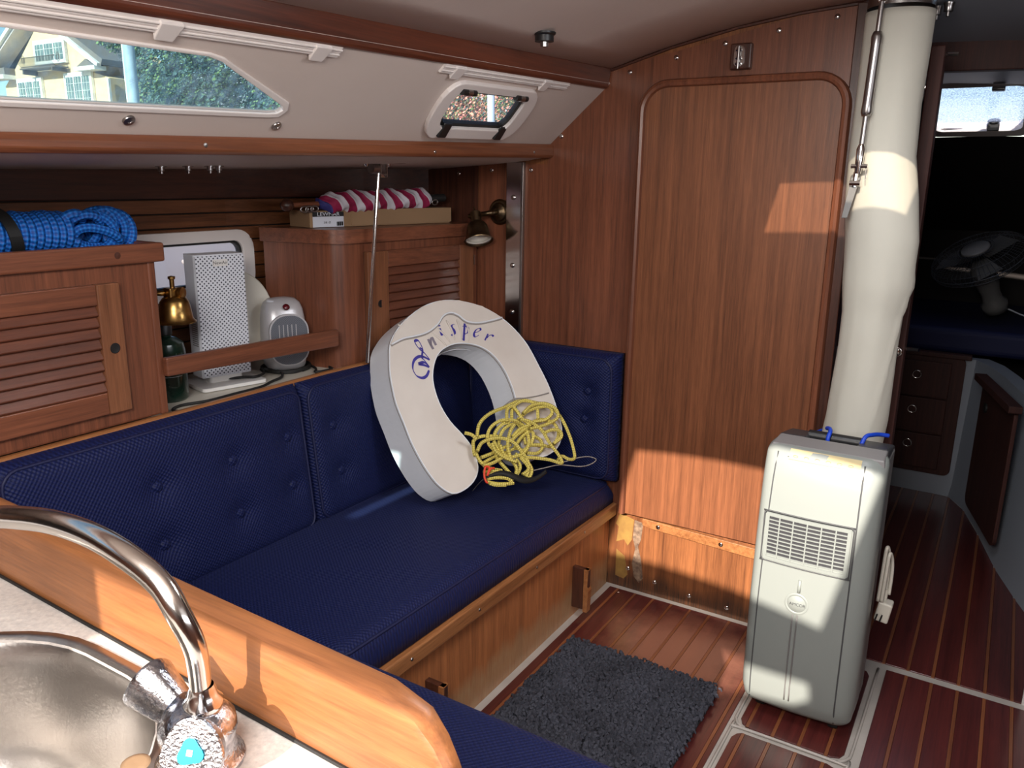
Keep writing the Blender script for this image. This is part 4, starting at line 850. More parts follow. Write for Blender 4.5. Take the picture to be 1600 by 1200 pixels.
# silver fan heater
t = thing('fan_heater', 'small silver fan heater with dark oval mesh and red lamp', 'heater', (-1.925, 1.752, .85), math.radians(62)); t.scale = (.93, .93, .93)
rings = []
for z, w, dp, yo in ((.0, .060, .052, 0), (.012, .066, .058, 0), (.05, .071, .062, 0), (.11, .073, .062, 0), (.17, .070, .058, .002), (.20, .066, .052, .004), (.222, .058, .042, .006), (.234, .044, .028, .008), (.238, .02, .012, .008)):
    rings.append([V((math.copysign(abs(math.cos(a))**.62, math.cos(a))*w, math.copysign(abs(math.sin(a))**.62, math.sin(a))*dp+yo, z+.010)) for a in [2*math.pi*k/40 for k in range(40)]])
MB().loft(rings).build('body', 'heatsilver', t, smooth='all', local=True)
b = MB(); b.prism([V((a+.004, -.0632, c+.112)) for a, c in rrect(.124, .166, .054, 8)], (0, .012, 0)); b.build('mesh_front', 'finemesh', t, bevel=.003, local=True)
b = MB(); b.prism([[V((a+.004, -.0640, c+.112)) for a, c in rrect(.131, .174, .057, 8)], [V((a+.004, -.0640, c+.112)) for a, c in rrect(.122, .165, .053, 8)]], (0, .014, 0)); b.build('front_rim', 'heatsilver', t, bevel=.003, local=True)
for k in range(5): MB().box(-.030+.014*k, -.0275+.014*k, -.0645, -.063, .10, .165).build('rib', 'heatsilver', t, local=True)
MB().lathe([(0, 0), (.012, 0), (.010, .004), (0, .006)], (.002, -.048, .222), (0, -.75, .66), 20).build('lamp_lens', 'red', t, smooth='all', local=True)
MB().lathe([(0, 0), (.019, 0), (.019, .008), (.015, .011), (0, .011)], (-.032, -.005, .232), (0, -.1, 1), 20).build('dial', 'heater', t, smooth=True, local=True)
MB().lathe([(0, 0), (.017, 0), (.017, .008), (.013, .011), (0, .011)], (.028, -.005, .232), (0, -.1, 1), 20).build('dial', 'heater', t, smooth=True, local=True)
MB().prism([V((x, y, 0)) for x, y in rrect(.120, .10, .03, 4)], (0, 0, .012)).build('base', 'black', t, local=True)
# cables on the shelf
P = [(-1.93, 1.50, .866), (-1.90, 1.56, .866), (-1.87, 1.585, .867), (-1.885, 1.63, .868), (-1.93, 1.66, .868), (-1.90, 1.70, .858), (-1.84, 1.66, .857), (-1.82, 1.60, .856), (-1.80, 1.54, .855), (-1.80, 1.45, .855), (-1.80, 1.36, .855), (-1.82, 1.29, .855), (-1.80, 1.25, .855), (-1.765, 1.26, .855), (-1.775, 1.31, .855)]
tag(MB().tube(smooth_path(P, 6), .0042, 8).build('power_cable', 'rubber', smooth='all'), 'black cable looping along the white shelf below the tower heater', 'cable')
P = []
for k in range(60):
    a = k*2*math.pi/18; P.append((-1.925+.078*math.cos(a)*.95, 1.755+.075*math.sin(a), .856+.0024*(k//18)+.001*math.sin(a*3)))
P += [(-1.84, 1.80, .856), (-1.80, 1.76, .856), (-1.79, 1.82, .856), (-1.81, 1.83, .858)]
tag(MB().tube(smooth_path(P, 3), .0042, 8).build('power_cable', 'rubber', smooth='all'), 'black cable coiled round the foot of the silver fan heater', 'cable')

# ================================================================== BRASS LAMPS
def bell(c, ax, s=1, parent=None, m='brass', inner='lampwhite'):
    MB().lathe([(.014*s, -.012*s), (.022*s, -.010*s), (.030*s, -.004*s), (.037*s, .006*s), (.041*s, .026*s), (.045*s, .052*s), (.053*s, .060*s), (.052*s, .063*s), (.044*s, .055*s), (.039*s, .026*s), (.034*s, .008*s), (.0, .004*s)], c, ax, 32).build('shade', m, parent, smooth=True)
    MB().lathe([(.0, .012*s), (.032*s, .014*s), (.038*s, .036*s), (.0455*s, .058*s), (.042*s, .052*s)], c, ax, 24).build('reflector', inner, parent, smooth='all')
t = thing('brass_lamp', 'polished brass reading lamp fixed to the side of the near locker', 'lamp', (-1.83, 1.205, 1.16))
c = V((-1.80, 1.283, 1.135))
MB().lathe([(0, 0), (.033, 0), (.033, .004), (.026, .010), (.012, .014), (.008, .018), (0, .018)], (-1.83, 1.204, 1.155), (0, 1, 0), 24).build('wall_plate', 'brass', t, smooth=True)
MB().tube([(-1.83, 1.215, 1.157), (-1.815, 1.25, 1.158), (-1.805, 1.262, 1.158)], .0065, 10).build('arm', 'brass', t, smooth='all')
b = MB(); b.obox((-1.80, 1.280, 1.158), (.030, .036, .026)); b.build('knuckle', 'brass', t, bevel=.004)
MB().lathe([(0, 0), (.014, 0), (.014, .008), (.005, .010), (0, .010)], (-1.785, 1.292, 1.158), (.8, .3, 0), 18).build('thumb_screw', 'brass', t, smooth=True)
MB().lathe([(.006, 0), (.006, .022), (.009, .024), (.009, .030), (0, .032)], (-1.80, 1.281, 1.169), (0, 0, 1), 12).build('switch_stem', 'brass', t, smooth=True)
bell(c+V((0, 0, .006)), (0, 0, -1), .95, t)
t = thing('brass_lamp', 'dark aged brass reading lamp on the bulkhead beside the steel strap', 'lamp', (-1.60, 2.51, 1.33))
MB().lathe([(0, 0), (.046, 0), (.046, .004), (.040, .010), (.034, .010), (.030, .018), (.016, .024), (.012, .03), (0, .03)], (-1.600, 2.512, 1.332), (0, -1, 0), 32).build('wall_plate', 'brass_dark', t, smooth=True)
MB().tube([(-1.600, 2.49, 1.332), (-1.605, 2.455, 1.330), (-1.635, 2.440, 1.325)], .009, 10).build('arm', 'brass_dark', t, smooth='all')
c = V((-1.648, 2.430, 1.290)); ax = V((.34, -.30, -.88)).normalized()
MB().tube([c-ax*.045, c+ax*.0], .019, 16).build('socket', 'brass_dark', t, smooth=True)
MB().tube([c-ax*.03+V((-.03, 0, 0)), c-ax*.03+V((.02, 0, .0))], .008, 10).build('thumb_screw', 'brass_dark', t, smooth=True)
MB().tube([c-ax*.045, c-ax*.065+V((-.004, 0, 0))], .003, 8).build('switch_stem', 'brass_dark', t, smooth=True)
bell(c+ax*.002, ax, 1.0, t, 'brass_dark')

# ================================================================== BLUE ROPE
rt = thing('rope_coil', 'bright blue braided rope coil bound with a black band on the near locker', 'rope', (-1.87, 1.0, 1.266))
P = []; R0 = .0098
cy0, cx0, cz0 = 0.745, -1.86, 1.317
for k in range(19*24):
    a = 2*math.pi*k/24; y = cy0+.0165*k/24; P.append((cx0+.050*math.cos(a), y, cz0+.0405*math.sin(a)*(1+.04*math.sin(k*.07))))
MB().tube(P, R0, 8).build('wrapped_turns', 'bluerope', rt, smooth='all')
def loop(c, A, Bv, tw=.0): 
    c, A, Bv = V(c), V(A), V(Bv); n_ = A.cross(Bv).normalized()
    return [c+A*math.cos(a)+Bv*math.sin(a)+n_*tw*math.sin(2*a) for a in [2*math.pi*k/28 for k in range(28)]]
for k, (c, A, Bv) in enumerate((((-1.835, 1.085, 1.318), (.012, .036, .022), (.012, -.018, .034)), ((-1.825, 1.10, 1.316), (.014, .046, -.010), (.0, .012, .040)), ((-1.815, 1.105, 1.303), (.004, .050, -.012), (.016, .006, .020)),
     ((-1.85, 1.06, 1.325), (.0, .030, .012), (.03, -.004, .034)), ((-1.85, 1.155, 1.32), (.018, .030, -.018), (.004, .016, .040)), ((-1.84, 1.175, 1.316), (.014, .022, -.026), (-.008, .024, .034)), ((-1.86, 1.19, 1.316), (.022, .012, -.012), (-.012, .016, .038)), ((-1.87, 1.14, 1.33), (.03, .03, 0), (0, .01, .034)), ((-1.90, 1.12, 1.31), (.02, .05, 0), (-.01, .0, .032)))):
    MB().tube(loop(c, A, Bv, .004), R0*1.12, 8, closed=True).build('loop', 'bluerope', rt, smooth='all')
b = MB(); rgs = []
for k in range(32):
    a = 2*math.pi*k/32; cxx, czz = math.cos(a), math.sin(a); yb = .915-.012*czz
    rgs.append([V((cx0+.0665*cxx, yb-.013, cz0+.0585*czz)), V((cx0+.0665*cxx, yb+.013, cz0+.0585*czz)), V((cx0+.0630*cxx, yb+.013, cz0+.0550*czz)), V((cx0+.0630*cxx, yb-.013, cz0+.0550*czz))])
rgs.append(rgs[0]); b.loft(rgs, cap=False); b.build('band', 'rubber', rt, smooth=True)
# cream carton corner at the far left
t = tag(MB().hexa([V(p) for p in ((-1.80, .66, 1.33), (-1.70, .66, 1.33), (-1.70, .722, 1.335), (-1.80, .722, 1.335), (-1.80, .66, 1.45), (-1.70, .66, 1.45), (-1.70, .715, 1.435), (-1.80, .715, 1.435))]).build('carton', 'card', bevel=.002), 'corner of a cream carton above the blue rope at the left picture edge', 'box')

# ================================================================== BOX AND FLAG on the far locker
t = thing('cardboard_box', 'flat brown cardboard box with a white printed label on the far locker', 'box', (-1.85, 2.1, 1.29))
U = V((.115, .52, 0)).normalized(); fr = frame((-1.89, 1.855, 1.291), U, (0, 0, 1))
def fb(mbx, a0, a1, c0, c1, d0, d1): return mbx.hexa([fr(a0, c0, d0), fr(a1, c0, d0), fr(a1, c0, d1), fr(a0, c0, d1), fr(a0, c1, d0), fr(a1, c1, d0), fr(a1, c1, d1), fr(a0, c1, d1)])
fb(MB(), 0, .585, 0, .052, 0, -.12).build('body', 'card', t, bevel=.002)
fb(MB(), .155, .59, .004, .054, .002, -.115).build('flap', 'card', t, bevel=.001)
fb(MB(), .010, .125, .001, .048, .0015, 0).build('label', 'label', t)
fb(MB(), .010, .125, .034, .048, .0025, 0).build('label_band', 'print', t)
text('LEWMAR', .0165, lambda a, c, d: fr(.067+a*1.25, .041+c, .003), 'label_text', 'label', t)
text('5/8  Ø', .010, lambda a, c, d: fr(.062+a, .015+c, .0025), 'label_text', 'print', t)
for k in range(10): fb(MB(), .098+.0025*k, .0992+.0025*k+.0005*(k % 3), .004, .017, .0025, .0015).build('barcode_bar', 'print', t)
ft = thing('rolled_flag', 'flag rolled round its staff in crimson and white stripes on the cardboard box', 'flag', (-1.88, 2.05, 1.36))
A0 = V((-1.905, 1.79, 1.362)); A1 = V((-1.80, 2.37, 1.378)); ad_ = (A1-A0); LN = ad_.length; ad_.normalize(); e1 = V((0, 0, 1)).cross(ad_).normalized(); e2 = ad_.cross(e1)
MB().tube([A0, A1+ad_*.02], .008, 10).build('staff', 'teak_y', ft, smooth=True)
MB().lathe([(.0, -.02), (.012, -.016), (.019, -.004), (.020, .004), (.014, .016), (.0, .02)], A0-ad_*.012, ad_, 20).build('ball_finial', 'teak_dark_z', ft, smooth='all')
b0, b1 = .115, .56; NB = 14; W = (b1-b0)/NB
for k in range(-1, NB):
    m = 'flag_blue' if k < 0 else ('flag_red' if k % 2 == 0 else 'flag_white')
    rg = []
    for i in range(7):
        rr_ = []
        for q in range(28):
            a = 2*math.pi*q/28; s_ = b0+W*(k+i/6)-.028*math.sin(a+.4); s_ = max(.10, min(b1+.01, s_))
            f_ = min(1, (s_-.085)/.06, (b1+.03-s_)/.05+.15); r_ = (.033+.0022*math.sin(2*math.pi*i/6+1)+.0035*math.sin(a*2+s_*45)+.0018*math.sin(a*5+s_*80))*max(.45, f_)
            rr_.append(A0+ad_*s_+(e1*math.cos(a)+e2*math.sin(a))*r_+V((0, 0, .002)))
        rg.append(rr_)
    MB().loft(rg, cap=(k in (-1, NB-1))).build('stripe' if k >= 0 else 'canton', m, ft, smooth='all')
for s_, n_ in ((.08, 3), (.59, 1)):
    for q in range(n_): MB().tube([A0+ad_*(s_-.02*q)+e1*(-.012-.002*q)+V((0, 0, -.014))+(ad_*math.cos(a)*.014+V((0, 0, 1))*math.sin(a)*.009) for a in [2*math.pi*i/12 for i in range(12)]], .0028, 6, closed=True).build('clip', 'steel_dark', ft, smooth='all')
MB().tube([A0+ad_*.575, A0+ad_*.645], .014, 12).build('staff_end', 'rubber', ft, smooth=True)

# steel post from the deck
t = thing('steel_post', 'thin polished steel rod hanging from a bracket under the side deck', 'rod', (-1.69, 1.88, .87))
top = V((-1.690, 1.955, 1.466)); bot = V((-1.712, 1.900, .872))
MB().tube([bot, top], .0062, 12).build('rod', 'chrome', t, smooth=True)
b = MB(); b.obox(top+V((0, .0, .026)), (.07, .18, .004)); b.build('deck_plate', 'chrome', t, bevel=.0015)
b = MB(); b.tube([top+V((0, -.035, .008)), top+V((0, -.006, .008))], .015, 14); b.build('hinge_roller', 'steel_dark', t, smooth=True)
for dy in (-.002, .026): b = MB(); b.obox(top+V((.0, dy, .004)), (.026, .003, .042)); b.build('hinge_ear', 'chrome', t, bevel=.001)
b = MB(); b.tube([top+V((.0, -.004, -.012)), top+V((0, .03, -.012))], .006, 8); b.build('hinge_pin', 'chrome', t, smooth=True)
for dy in (-.055, .045): MB().lathe([(0, 0), (.009, 0), (.008, .006), (.004, .011), (0, .011)], top+V((0, dy, .024)), (0, 0, -1), 10).build('nut', 'chrome', t, smooth=True)
# traced outlines on the buoy face, metres (u along its width, w up its height)
FACE=[(-0.0709,0.531),(-0.0828,0.4853),(-0.092,0.4398),(-0.0957,0.3811),(-0.0947,0.3289),(-0.0838,0.2628),(-0.0748,0.2038),(-0.0593,0.1441),(-0.0393,0.0901),(-0.0137,0.0446),(0.0226,0.014),(0.0649,0.0175),(0.1057,0.0388),(0.1298,0.0702),(0.1361,0.1115),(0.1292,0.1521),(0.1059,0.1987),(0.0759,0.2461),(0.0552,0.3021),(0.048,0.3565),(0.0523,0.4098),(0.0745,0.4618),(0.1039,0.4932),(0.1443,0.5101),(0.189,0.5128),(0.2451,0.4988),(0.2896,0.4673),(0.3207,0.4141),(0.3367,0.3483),(0.3397,0.2916),(0.3337,0.2365),(0.3218,0.1829),(0.3152,0.1292),(0.3303,0.0893),(0.369,0.0761),(0.4179,0.0818),(0.4615,0.106),(0.4879,0.151),(0.4935,0.1999),(0.4909,0.2646),(0.4827,0.3306),(0.4666,0.3979),(0.443,0.481),(0.409,0.5431),(0.3643,0.5948),(0.2989,0.6403),(0.2151,0.6681),(0.142,0.6717),(0.0725,0.6532),(-0.0012,0.61),(-0.0451,0.5692)]
FLAP=[(-0.0676,0.5307),(-0.0231,0.5467),(0.0267,0.5524),(0.0713,0.5622),(0.1132,0.5866),(0.1424,0.616),(0.1739,0.6242),(0.2002,0.6114),(0.2239,0.588),(0.2668,0.5786),(0.322,0.5835),(0.3671,0.5909)]
LET= {'W1': [(0.0548, 0.4651), (0.0348, 0.4785), (0.0178, 0.4803), (0.0011, 0.4708), (-0.0085, 0.4549), (-0.0117, 0.4357), (-0.0038, 0.4152), (0.014, 0.4062), (0.0298, 0.4113), (0.0417, 0.4268), (0.0419, 0.431)], 'W2': [(0.0472, 0.4403), (0.0304, 0.4493), (0.0117, 0.4555)], 'W3': [(0.0117, 0.4555), (0.0328, 0.4589), (0.0475, 0.4417), (0.0349, 0.4672), (0.0291, 0.4735)], 'W4': [(0.0551, 0.4664), (0.0432, 0.489), (0.0274, 0.5077), (0.0187, 0.5257), (0.0191, 0.5356), (0.0274, 0.5377), (0.0343, 0.5299), (0.0388, 0.5066), (0.0319, 0.4845), (0.0291, 0.4735)], 'W5': [(0.0298, 0.5118), (0.0381, 0.5038)], 'h1': [(0.0671, 0.5383), (0.0723, 0.5176), (0.0771, 0.5013)], 'h2': [(0.0716, 0.5148), (0.0772, 0.5374), (0.083, 0.5426), (0.0867, 0.5278), (0.0908, 0.5144)], 'i1': [(0.119, 0.5729), (0.1202, 0.5596), (0.1213, 0.5463)], 'i2': [(0.1196, 0.5845), (0.12, 0.5801)], 's1': [(0.1778, 0.5826), (0.1699, 0.5818), (0.1647, 0.5733), (0.1707, 0.561), (0.1706, 0.5492), (0.1615, 0.5436), (0.1574, 0.5475)], 'p1': [(0.2174, 0.5822), (0.2082, 0.5547), (0.1969, 0.5203)], 'p2': [(0.2062, 0.5727), (0.2172, 0.5733), (0.2259, 0.5651), (0.2214, 0.5506), (0.211, 0.5441), (0.2057, 0.5475)], 'p3': [(0.1933, 0.5265), (0.2029, 0.5256)], 'e1': [(0.2457, 0.5454), (0.2589, 0.5472), (0.2717, 0.5536), (0.2702, 0.5598), (0.2566, 0.5564), (0.2451, 0.5455), (0.2414, 0.5354), (0.2462, 0.5299), (0.2603, 0.5351)], 'r1': [(0.2972, 0.5363), (0.2877, 0.5251), (0.2783, 0.514)], 'r2': [(0.2885, 0.5221), (0.3003, 0.53), (0.3117, 0.5305), (0.3159, 0.5247)]}
ROPE=[[(0.1439,0.1757),(0.1631,0.2183),(0.2095,0.247),(0.2769,0.2629),(0.3373,0.2767),(0.3985,0.2611),(0.4565,0.231),(0.4851,0.186),(0.4998,0.1244),(0.5002,0.0654),(0.4894,0.0452),(0.4666,0.0472),(0.4458,0.0616),(0.425,0.0488)],[(0.2525,0.2052),(0.2662,0.2463),(0.2913,0.2573),(0.3055,0.2372),(0.3167,0.2066),(0.3349,0.1858)],[(0.2802,0.2119),(0.298,0.2527),(0.3362,0.2731),(0.3717,0.2684),(0.3892,0.2439),(0.3824,0.2008)],[(0.318,0.2245),(0.3614,0.2477),(0.4113,0.2483),(0.4462,0.225),(0.4495,0.1948),(0.4239,0.18),(0.3799,0.1719),(0.3298,0.1685)],[(0.3013,0.2088),(0.3444,0.2317),(0.3921,0.2398),(0.4322,0.2343),(0.4378,0.2113),(0.4072,0.1935),(0.3615,0.1928),(0.3329,0.1789)],[(0.3448,0.1916),(0.3963,0.1988),(0.4371,0.1818),(0.4514,0.1465),(0.4386,0.1191),(0.4082,0.1021),(0.3699,0.1119),(0.3227,0.1176)],[(0.3804,0.1464),(0.4113,0.1526),(0.4423,0.1442),(0.4437,0.122),(0.4093,0.1056)],[(0.2827,0.0903),(0.2272,0.089),(0.1922,0.1157),(0.1739,0.1466),(0.1795,0.1807),(0.2055,0.205),(0.2474,0.2148),(0.2998,0.2036),(0.3241,0.1766),(0.3245,0.137),(0.3077,0.1075),(0.2827,0.0903)],[(0.116,0.1145),(0.1195,0.1414),(0.1303,0.1673),(0.163,0.1762),(0.2179,0.166)],[(0.1187,0.1243),(0.1448,0.1512),(0.185,0.1588),(0.222,0.153),(0.2557,0.1336),(0.278,0.1017),(0.2967,0.0704),(0.2954,0.0389),(0.2762,0.0143)],[(0.2162,0.1048),(0.1978,0.1428),(0.2054,0.1767),(0.2355,0.2005),(0.2687,0.2064)],[(0.2421,0.0865),(0.2144,0.1261),(0.2315,0.1727),(0.2657,0.1961),(0.306,0.1973),(0.319,0.1594),(0.3166,0.1239)],[(0.2383,0.0732),(0.233,0.1231),(0.2541,0.1693),(0.2809,0.1938)],[(0.1196,0.1276),(0.1286,0.0918),(0.1592,0.066),(0.2011,0.0518)],[(0.173,0.1432),(0.1803,0.1142),(0.2114,0.0882),(0.2523,0.0673)],[(0.2089,0.134),(0.2162,0.1048),(0.2402,0.0799),(0.2512,0.0501),(0.2407,0.0276)],[(0.1922,0.1297),(0.1976,0.094),(0.2177,0.0559),(0.2305,0.0328)],[(0.2873,0.079),(0.336,0.0673),(0.3806,0.0527),(0.4207,0.0351),(0.4203,0.0604),(0.3945,0.1115),(0.3756,0.158),(0.337,0.1928),(0.3003,0.2054)],[(0.261,0.0975),(0.2929,0.071),(0.3068,0.0369),(0.296,0.0143),(0.2762,0.0143)],[(0.2646,0.0828),(0.2719,0.0535),(0.2529,0.0289),(0.2351,0.0216)],[(0.2631,0.0236),(0.2906,0.0362),(0.2889,0.0576),(0.2722,0.0815)],[(0.1322,0.1049),(0.172,0.1121),(0.2135,0.1228),(0.2547,0.1302)],[(0.1385,0.0867),(0.1885,0.1025),(0.2329,0.1091),(0.2744,0.1164),(0.3085,0.0967)],[(0.2615,0.1539),(0.2999,0.1766),(0.3339,0.1824)],[(0.2668,0.1177),(0.2996,0.148),(0.3365,0.1639),(0.349,0.1512),(0.332,0.1215),(0.2846,0.0971)],[(0.0881,0.1912),(0.1078,0.1812),(0.1222,0.1651)],[(0.2491,0.1382),(0.2825,0.1578),(0.3143,0.1709),(0.3417,0.1812)],[(0.3075,0.0933),(0.346,0.087),(0.3746,0.1003),(0.3751,0.1291),(0.348,0.1477)],[(0.1277,0.0749),(0.171,0.0812),(0.2133,0.0948)],[(0.1304,0.0573),(0.1746,0.053),(0.2121,0.0361),(0.2286,0.0125)],[(0.134,0.0431),(0.1728,0.0465),(0.2093,0.0263),(0.2202,0.0105)],[(0.1314,0.0334),(0.1682,0.0302),(0.2074,0.0197),(0.222,0.0033)],[(0.1287,0.0237),(0.1556,0.012),(0.1954,0.0047),(0.2257,0.0026)],[(0.134,0.0159),(0.1578,0.0065),(0.1943,0.0008)]]
XX= {'cord': [(0.3134, 0.0323), (0.3665, 0.0337), (0.4286, 0.0337), (0.5075, 0.0148), (0.5508, 0.0147), (0.581, 0.0262), (0.5595, 0.0409), (0.5176, 0.046), (0.465, 0.042), (0.4268, 0.0412)], 'strap': [(0.0676, 0.003), (0.1162, 0.0327), (0.171, 0.0399), (0.2102, 0.0295), (0.2508, 0.0084), (0.2845, 0.0024), (0.3226, 0.0095), (0.3595, 0.0242)], 'o1': [(0.1304, 0.071), (0.1197, 0.0456), (0.1198, 0.0253), (0.1251, 0.0176)], 'o2': [(0.1304, 0.071), (0.1439, 0.0652), (0.1296, 0.0405)], 'o3': [(0.1322, 0.0434), (0.1461, 0.0597), (0.1615, 0.0605)], 'lash': [(0.2774, 0.2646), (0.3247, 0.2893), (0.3736, 0.2885), (0.4238, 0.2895), (0.4741, 0.2944)]}
# ================================================================== HORSESHOE BUOY
BS = .955
BA = V((-1.42*BS, 1.93*BS, 1.45+(.46-1.45)*BS)); BU = V((.4640, .8858, 0)).normalized(); BWv = V((-.453, .237, .859)).normalized(); BN = BU.cross(BWv).normalized()
if BN.x < 0: BN = -BN
bf = lambda a, c, d=0: BA+BU*(a*BS)+BWv*(c*BS)+BN*d
t = thing('horseshoe_buoy', 'white vinyl horseshoe life buoy lettered in blue, leaning on the settee', 'life buoy', bf(.2, 0, -.05))
FS = [(p.x, p.y) for p in smooth_path([(a, c, 0) for a, c in FACE], 3, True)]
TB = .105
b = MB(); b.prism([bf(a, c, -.005) for a, c in FS], -BN*(TB-.005)-BU*.032); b.build('gusset', 'buoy_side', t, bevel=.010, seg=3)
cx_, cy_ = .2, .3
b = MB(); b.prism([bf(a, c, 0) for a, c in FS], -BN*.012); facec = b.build('front_cover', 'buoy', t, bevel=.004, seg=2)
MB().tube([bf(a, c, -.001) for a, c in FS], .0022, 5, closed=True).build('seam_piping', 'buoy_side', t, smooth='all')
MB().tube([bf(a, c, -.010) for a, c in FS], .0026, 4, closed=True).build('stitching', 'seam', t, smooth='all')
d0 = min(range(len(FACE)), key=lambda i: (FACE[i][0]-FLAP[-1][0])**2+(FACE[i][1]-FLAP[-1][1])**2)
fl = [(p.x, p.y) for p in smooth_path([(a, c, 0) for a, c in FLAP], 4)]
up = FACE[d0+1:]+[FACE[0]]
b = MB(); b.prism([bf(a, c, .0) for a, c in fl+up], BN*.006); b.build('folded_flap', 'buoy', t, bevel=.002)
MB().tube([bf(a, c, .0065) for a, c in fl], .0028, 6).build('flap_hem', 'buoy_side', t, smooth='all')
MB().tube([bf(a, c-.004, .002) for a, c in fl], .0024, 5).build('stitching', 'seam', t, smooth='all')
# zip on the inner gusset, wavy
inn = [FACE[i] for i in range(22, 32)]
zp = smooth_path([bf(a, c, -TB*(.52+.10*math.sin(i*1.7)))+(bf(.2, .25, 0)-bf(a, c, 0)).normalized()*.0022 for i, (a, c) in enumerate(inn)], 5)
MB().tube(zp, .0035, 6).build('zip', 'heater', t, smooth='all')
for dd in (.010, -.010): MB().tube([p+BN*dd for p in zp], .0012, 4).build('stitching', 'seam', t, smooth='all')
# creases gathered toward the inner edge
for a0, c0, a1, c1 in ((.085, .56, .13, .505), (.11, .575, .145, .52), (.15, .60, .165, .525), (.19, .60, .19, .522), (.225, .58, .215, .515), (-.03, .60, .0, .565), (.06, .64, .08, .59), (.23, .65, .24, .60), (.28, .63, .27, .59), (.33, .61, .315, .59)):
    MB().tube(smooth_path([bf(a0, c0, -.001 if c0 < .59 and a0 > .08 and c0 < .60 else .003), bf((a0+a1)/2+.004, (c0+c1)/2, .0015), bf(a1, c1, -.001)], 4), [.001]+[.0034]*3+[.0034]*4+[.0012], 6).build('crease', 'buoy', t, smooth='all')
# lettering: pen strokes lying on the cover, slanting script
def stroke(pts, wd, name, m, thin=.25, ang=.9):
    P = smooth_path([(a, c, 0) for a, c in pts], 5) if len(pts) > 2 else [V((*pts[0], 0)), V((*pts[1], 0))]
    b = MB(); nib = V((math.cos(ang), math.sin(ang), 0)); vs = []
    for i, p in enumerate(P):
        td = (P[min(i+1, len(P)-1)]-P[max(i-1, 0)]); td = td.normalized() if td.length else V((1, 0, 0)); nn_ = V((-td.y, td.x, 0))
        k = max(thin, abs(nn_.dot(nib)))*wd; vs += [(p+nn_*k/2), (p-nn_*k/2)]
    b.add([bf(v_.x, v_.y, .0006) for v_ in vs]+[bf(v_.x, v_.y, .0012) for v_ in vs], [(2*i, 2*i+2, 2*i+3, 2*i+1) for i in range(len(P)-1)]+[(len(vs)+2*i, len(vs)+2*i+1, len(vs)+2*i+3, len(vs)+2*i+2) for i in range(len(P)-1)])
    return b.build(name, m, facec)
for k, pts in LET.items():
    stroke(pts, .0105 if k[0] == 'W' else .0085, 'letter_stroke', 'ink_faded' if k[0] == 'h' else 'ink', .25, 1.9 if k[0] == 'W' else .2)
MB().tube(smooth_path([bf(a, c, .004 if i > 0 else -.03) for i, (a, c) in enumerate(XX['lash'])], 6), .0024, 6).build('lashing', 'whitecord', t, smooth='all')

# ================================================================== YELLOW LINE
t = thing('heaving_line', 'tangled yellow braided line heaped against the right foot of the horseshoe buoy', 'rope', bf(.25, .0, .02))
rnd = random.Random(3)
for k, pts in enumerate(ROPE):
    n_ = len(pts); off = .012+.034*((k*7) % 11)/11
    if k >= 29: off = .030+.004*(k-29)
    P = []
    for i, (a, c) in enumerate(pts):
        low = max(0, .12-c)/.12
        P.append(bf(a, c, (off+.004*math.sin(i*1.3+k))*(1-.3*low)+.012))
    MB().tube(smooth_path(P, 6), .0058, 7).build('loop', 'yellow', t, smooth='all')
for nm in ('o1', 'o2', 'o3'): MB().tube(smooth_path([bf(a, c, .055) for a, c in XX[nm]], 5), .0036, 6).build('orange_tie', 'orange', t, smooth='all')
MB().tube(smooth_path([bf(a, c, .02) for a, c in XX['cord']], 6), .0022, 6).build('cord_end', 'whitecord', t, smooth='all')
sp_ = smooth_path([V((a, c, 0)) for a, c in XX['strap']], 5); b = MB(); vs = []
for i, p in enumerate(sp_):
    u_ = i/(len(sp_)-1); wd = .002+.020*min(1, max(0, (u_-.1)*2.2)); tw = .5+.4*math.sin(u_*5)
    vs += [bf(p.x, p.y, .052-.015*u_)+BWv*wd*tw, bf(p.x, p.y, .052-.015*u_)-BWv*wd*.5]
b.add(vs, [(2*i, 2*i+2, 2*i+3, 2*i+1) for i in range(len(sp_)-1)]); o = b.build('webbing_strap', 'rubber', smooth='all'); md = o.modifiers.new('s', 'SOLIDIFY'); md.thickness = .0016
tag(o, 'flat black webbing strap crossing in front of the yellow line', 'strap')

# ================================================================== PORTABLE AIR CONDITIONER
t = thing('air_conditioner', 'tall pale grey portable air conditioner standing on the sole hatch', 'air conditioner', (-.335, 2.19, 0))
XL, XR = -.484, -.188
def yf(z): 
    pts = [(.030, 2.062), (.05, 2.046), (.12, 2.038), (.35, 2.034), (.55, 2.042), (.70, 2.058), (.745, 2.070), (.768, 2.082), (.780, 2.096)]
    for (a, p), (c, q_) in zip(pts, pts[1:]):
        if z <= c: u_ = max(0, (z-a)/(c-a)); return p+(q_-p)*u_
    return pts[-1][1]
def zlevels(): return [.030, .036, .05, .08, .12, .20, .35, .5, .6, .7, .745, .762, .774, .780]
def cover_ring(z):
    y = yf(z); R = []; ins = 0 if .05 < z < .77 else (.006 if z <= .05 else .010*(z-.77)/.01)
    if z < .05: ins = .010*(.05-z)/.02
    yb = 2.150; r = .045
    x0, x1 = XL+ins, XR-ins
    R.append((x0, yb))
    for k in range(6): a = math.radians(180+90*k/5); R.append((x0+.028+.028*math.cos(a), y+.030+.028*math.sin(a)))
    for k in range(1, 6): u_ = k/6; R.append((x0+.028+(x1-x0-.028-r)*u_, y+.002-.006*math.sin(math.pi*u_)))
    for k in range(7): a = math.radians(270+90*k/6); R.append((x1-r+r*math.cos(a), y+.002+r+r*math.sin(a)))
    R.append((x1, yb)); return [V((a, c, z)) for a, c in R]
rings = [cover_ring(z) for z in zlevels()]
MB().loft(rings).build('front_cover', 'ac', t, smooth='all')
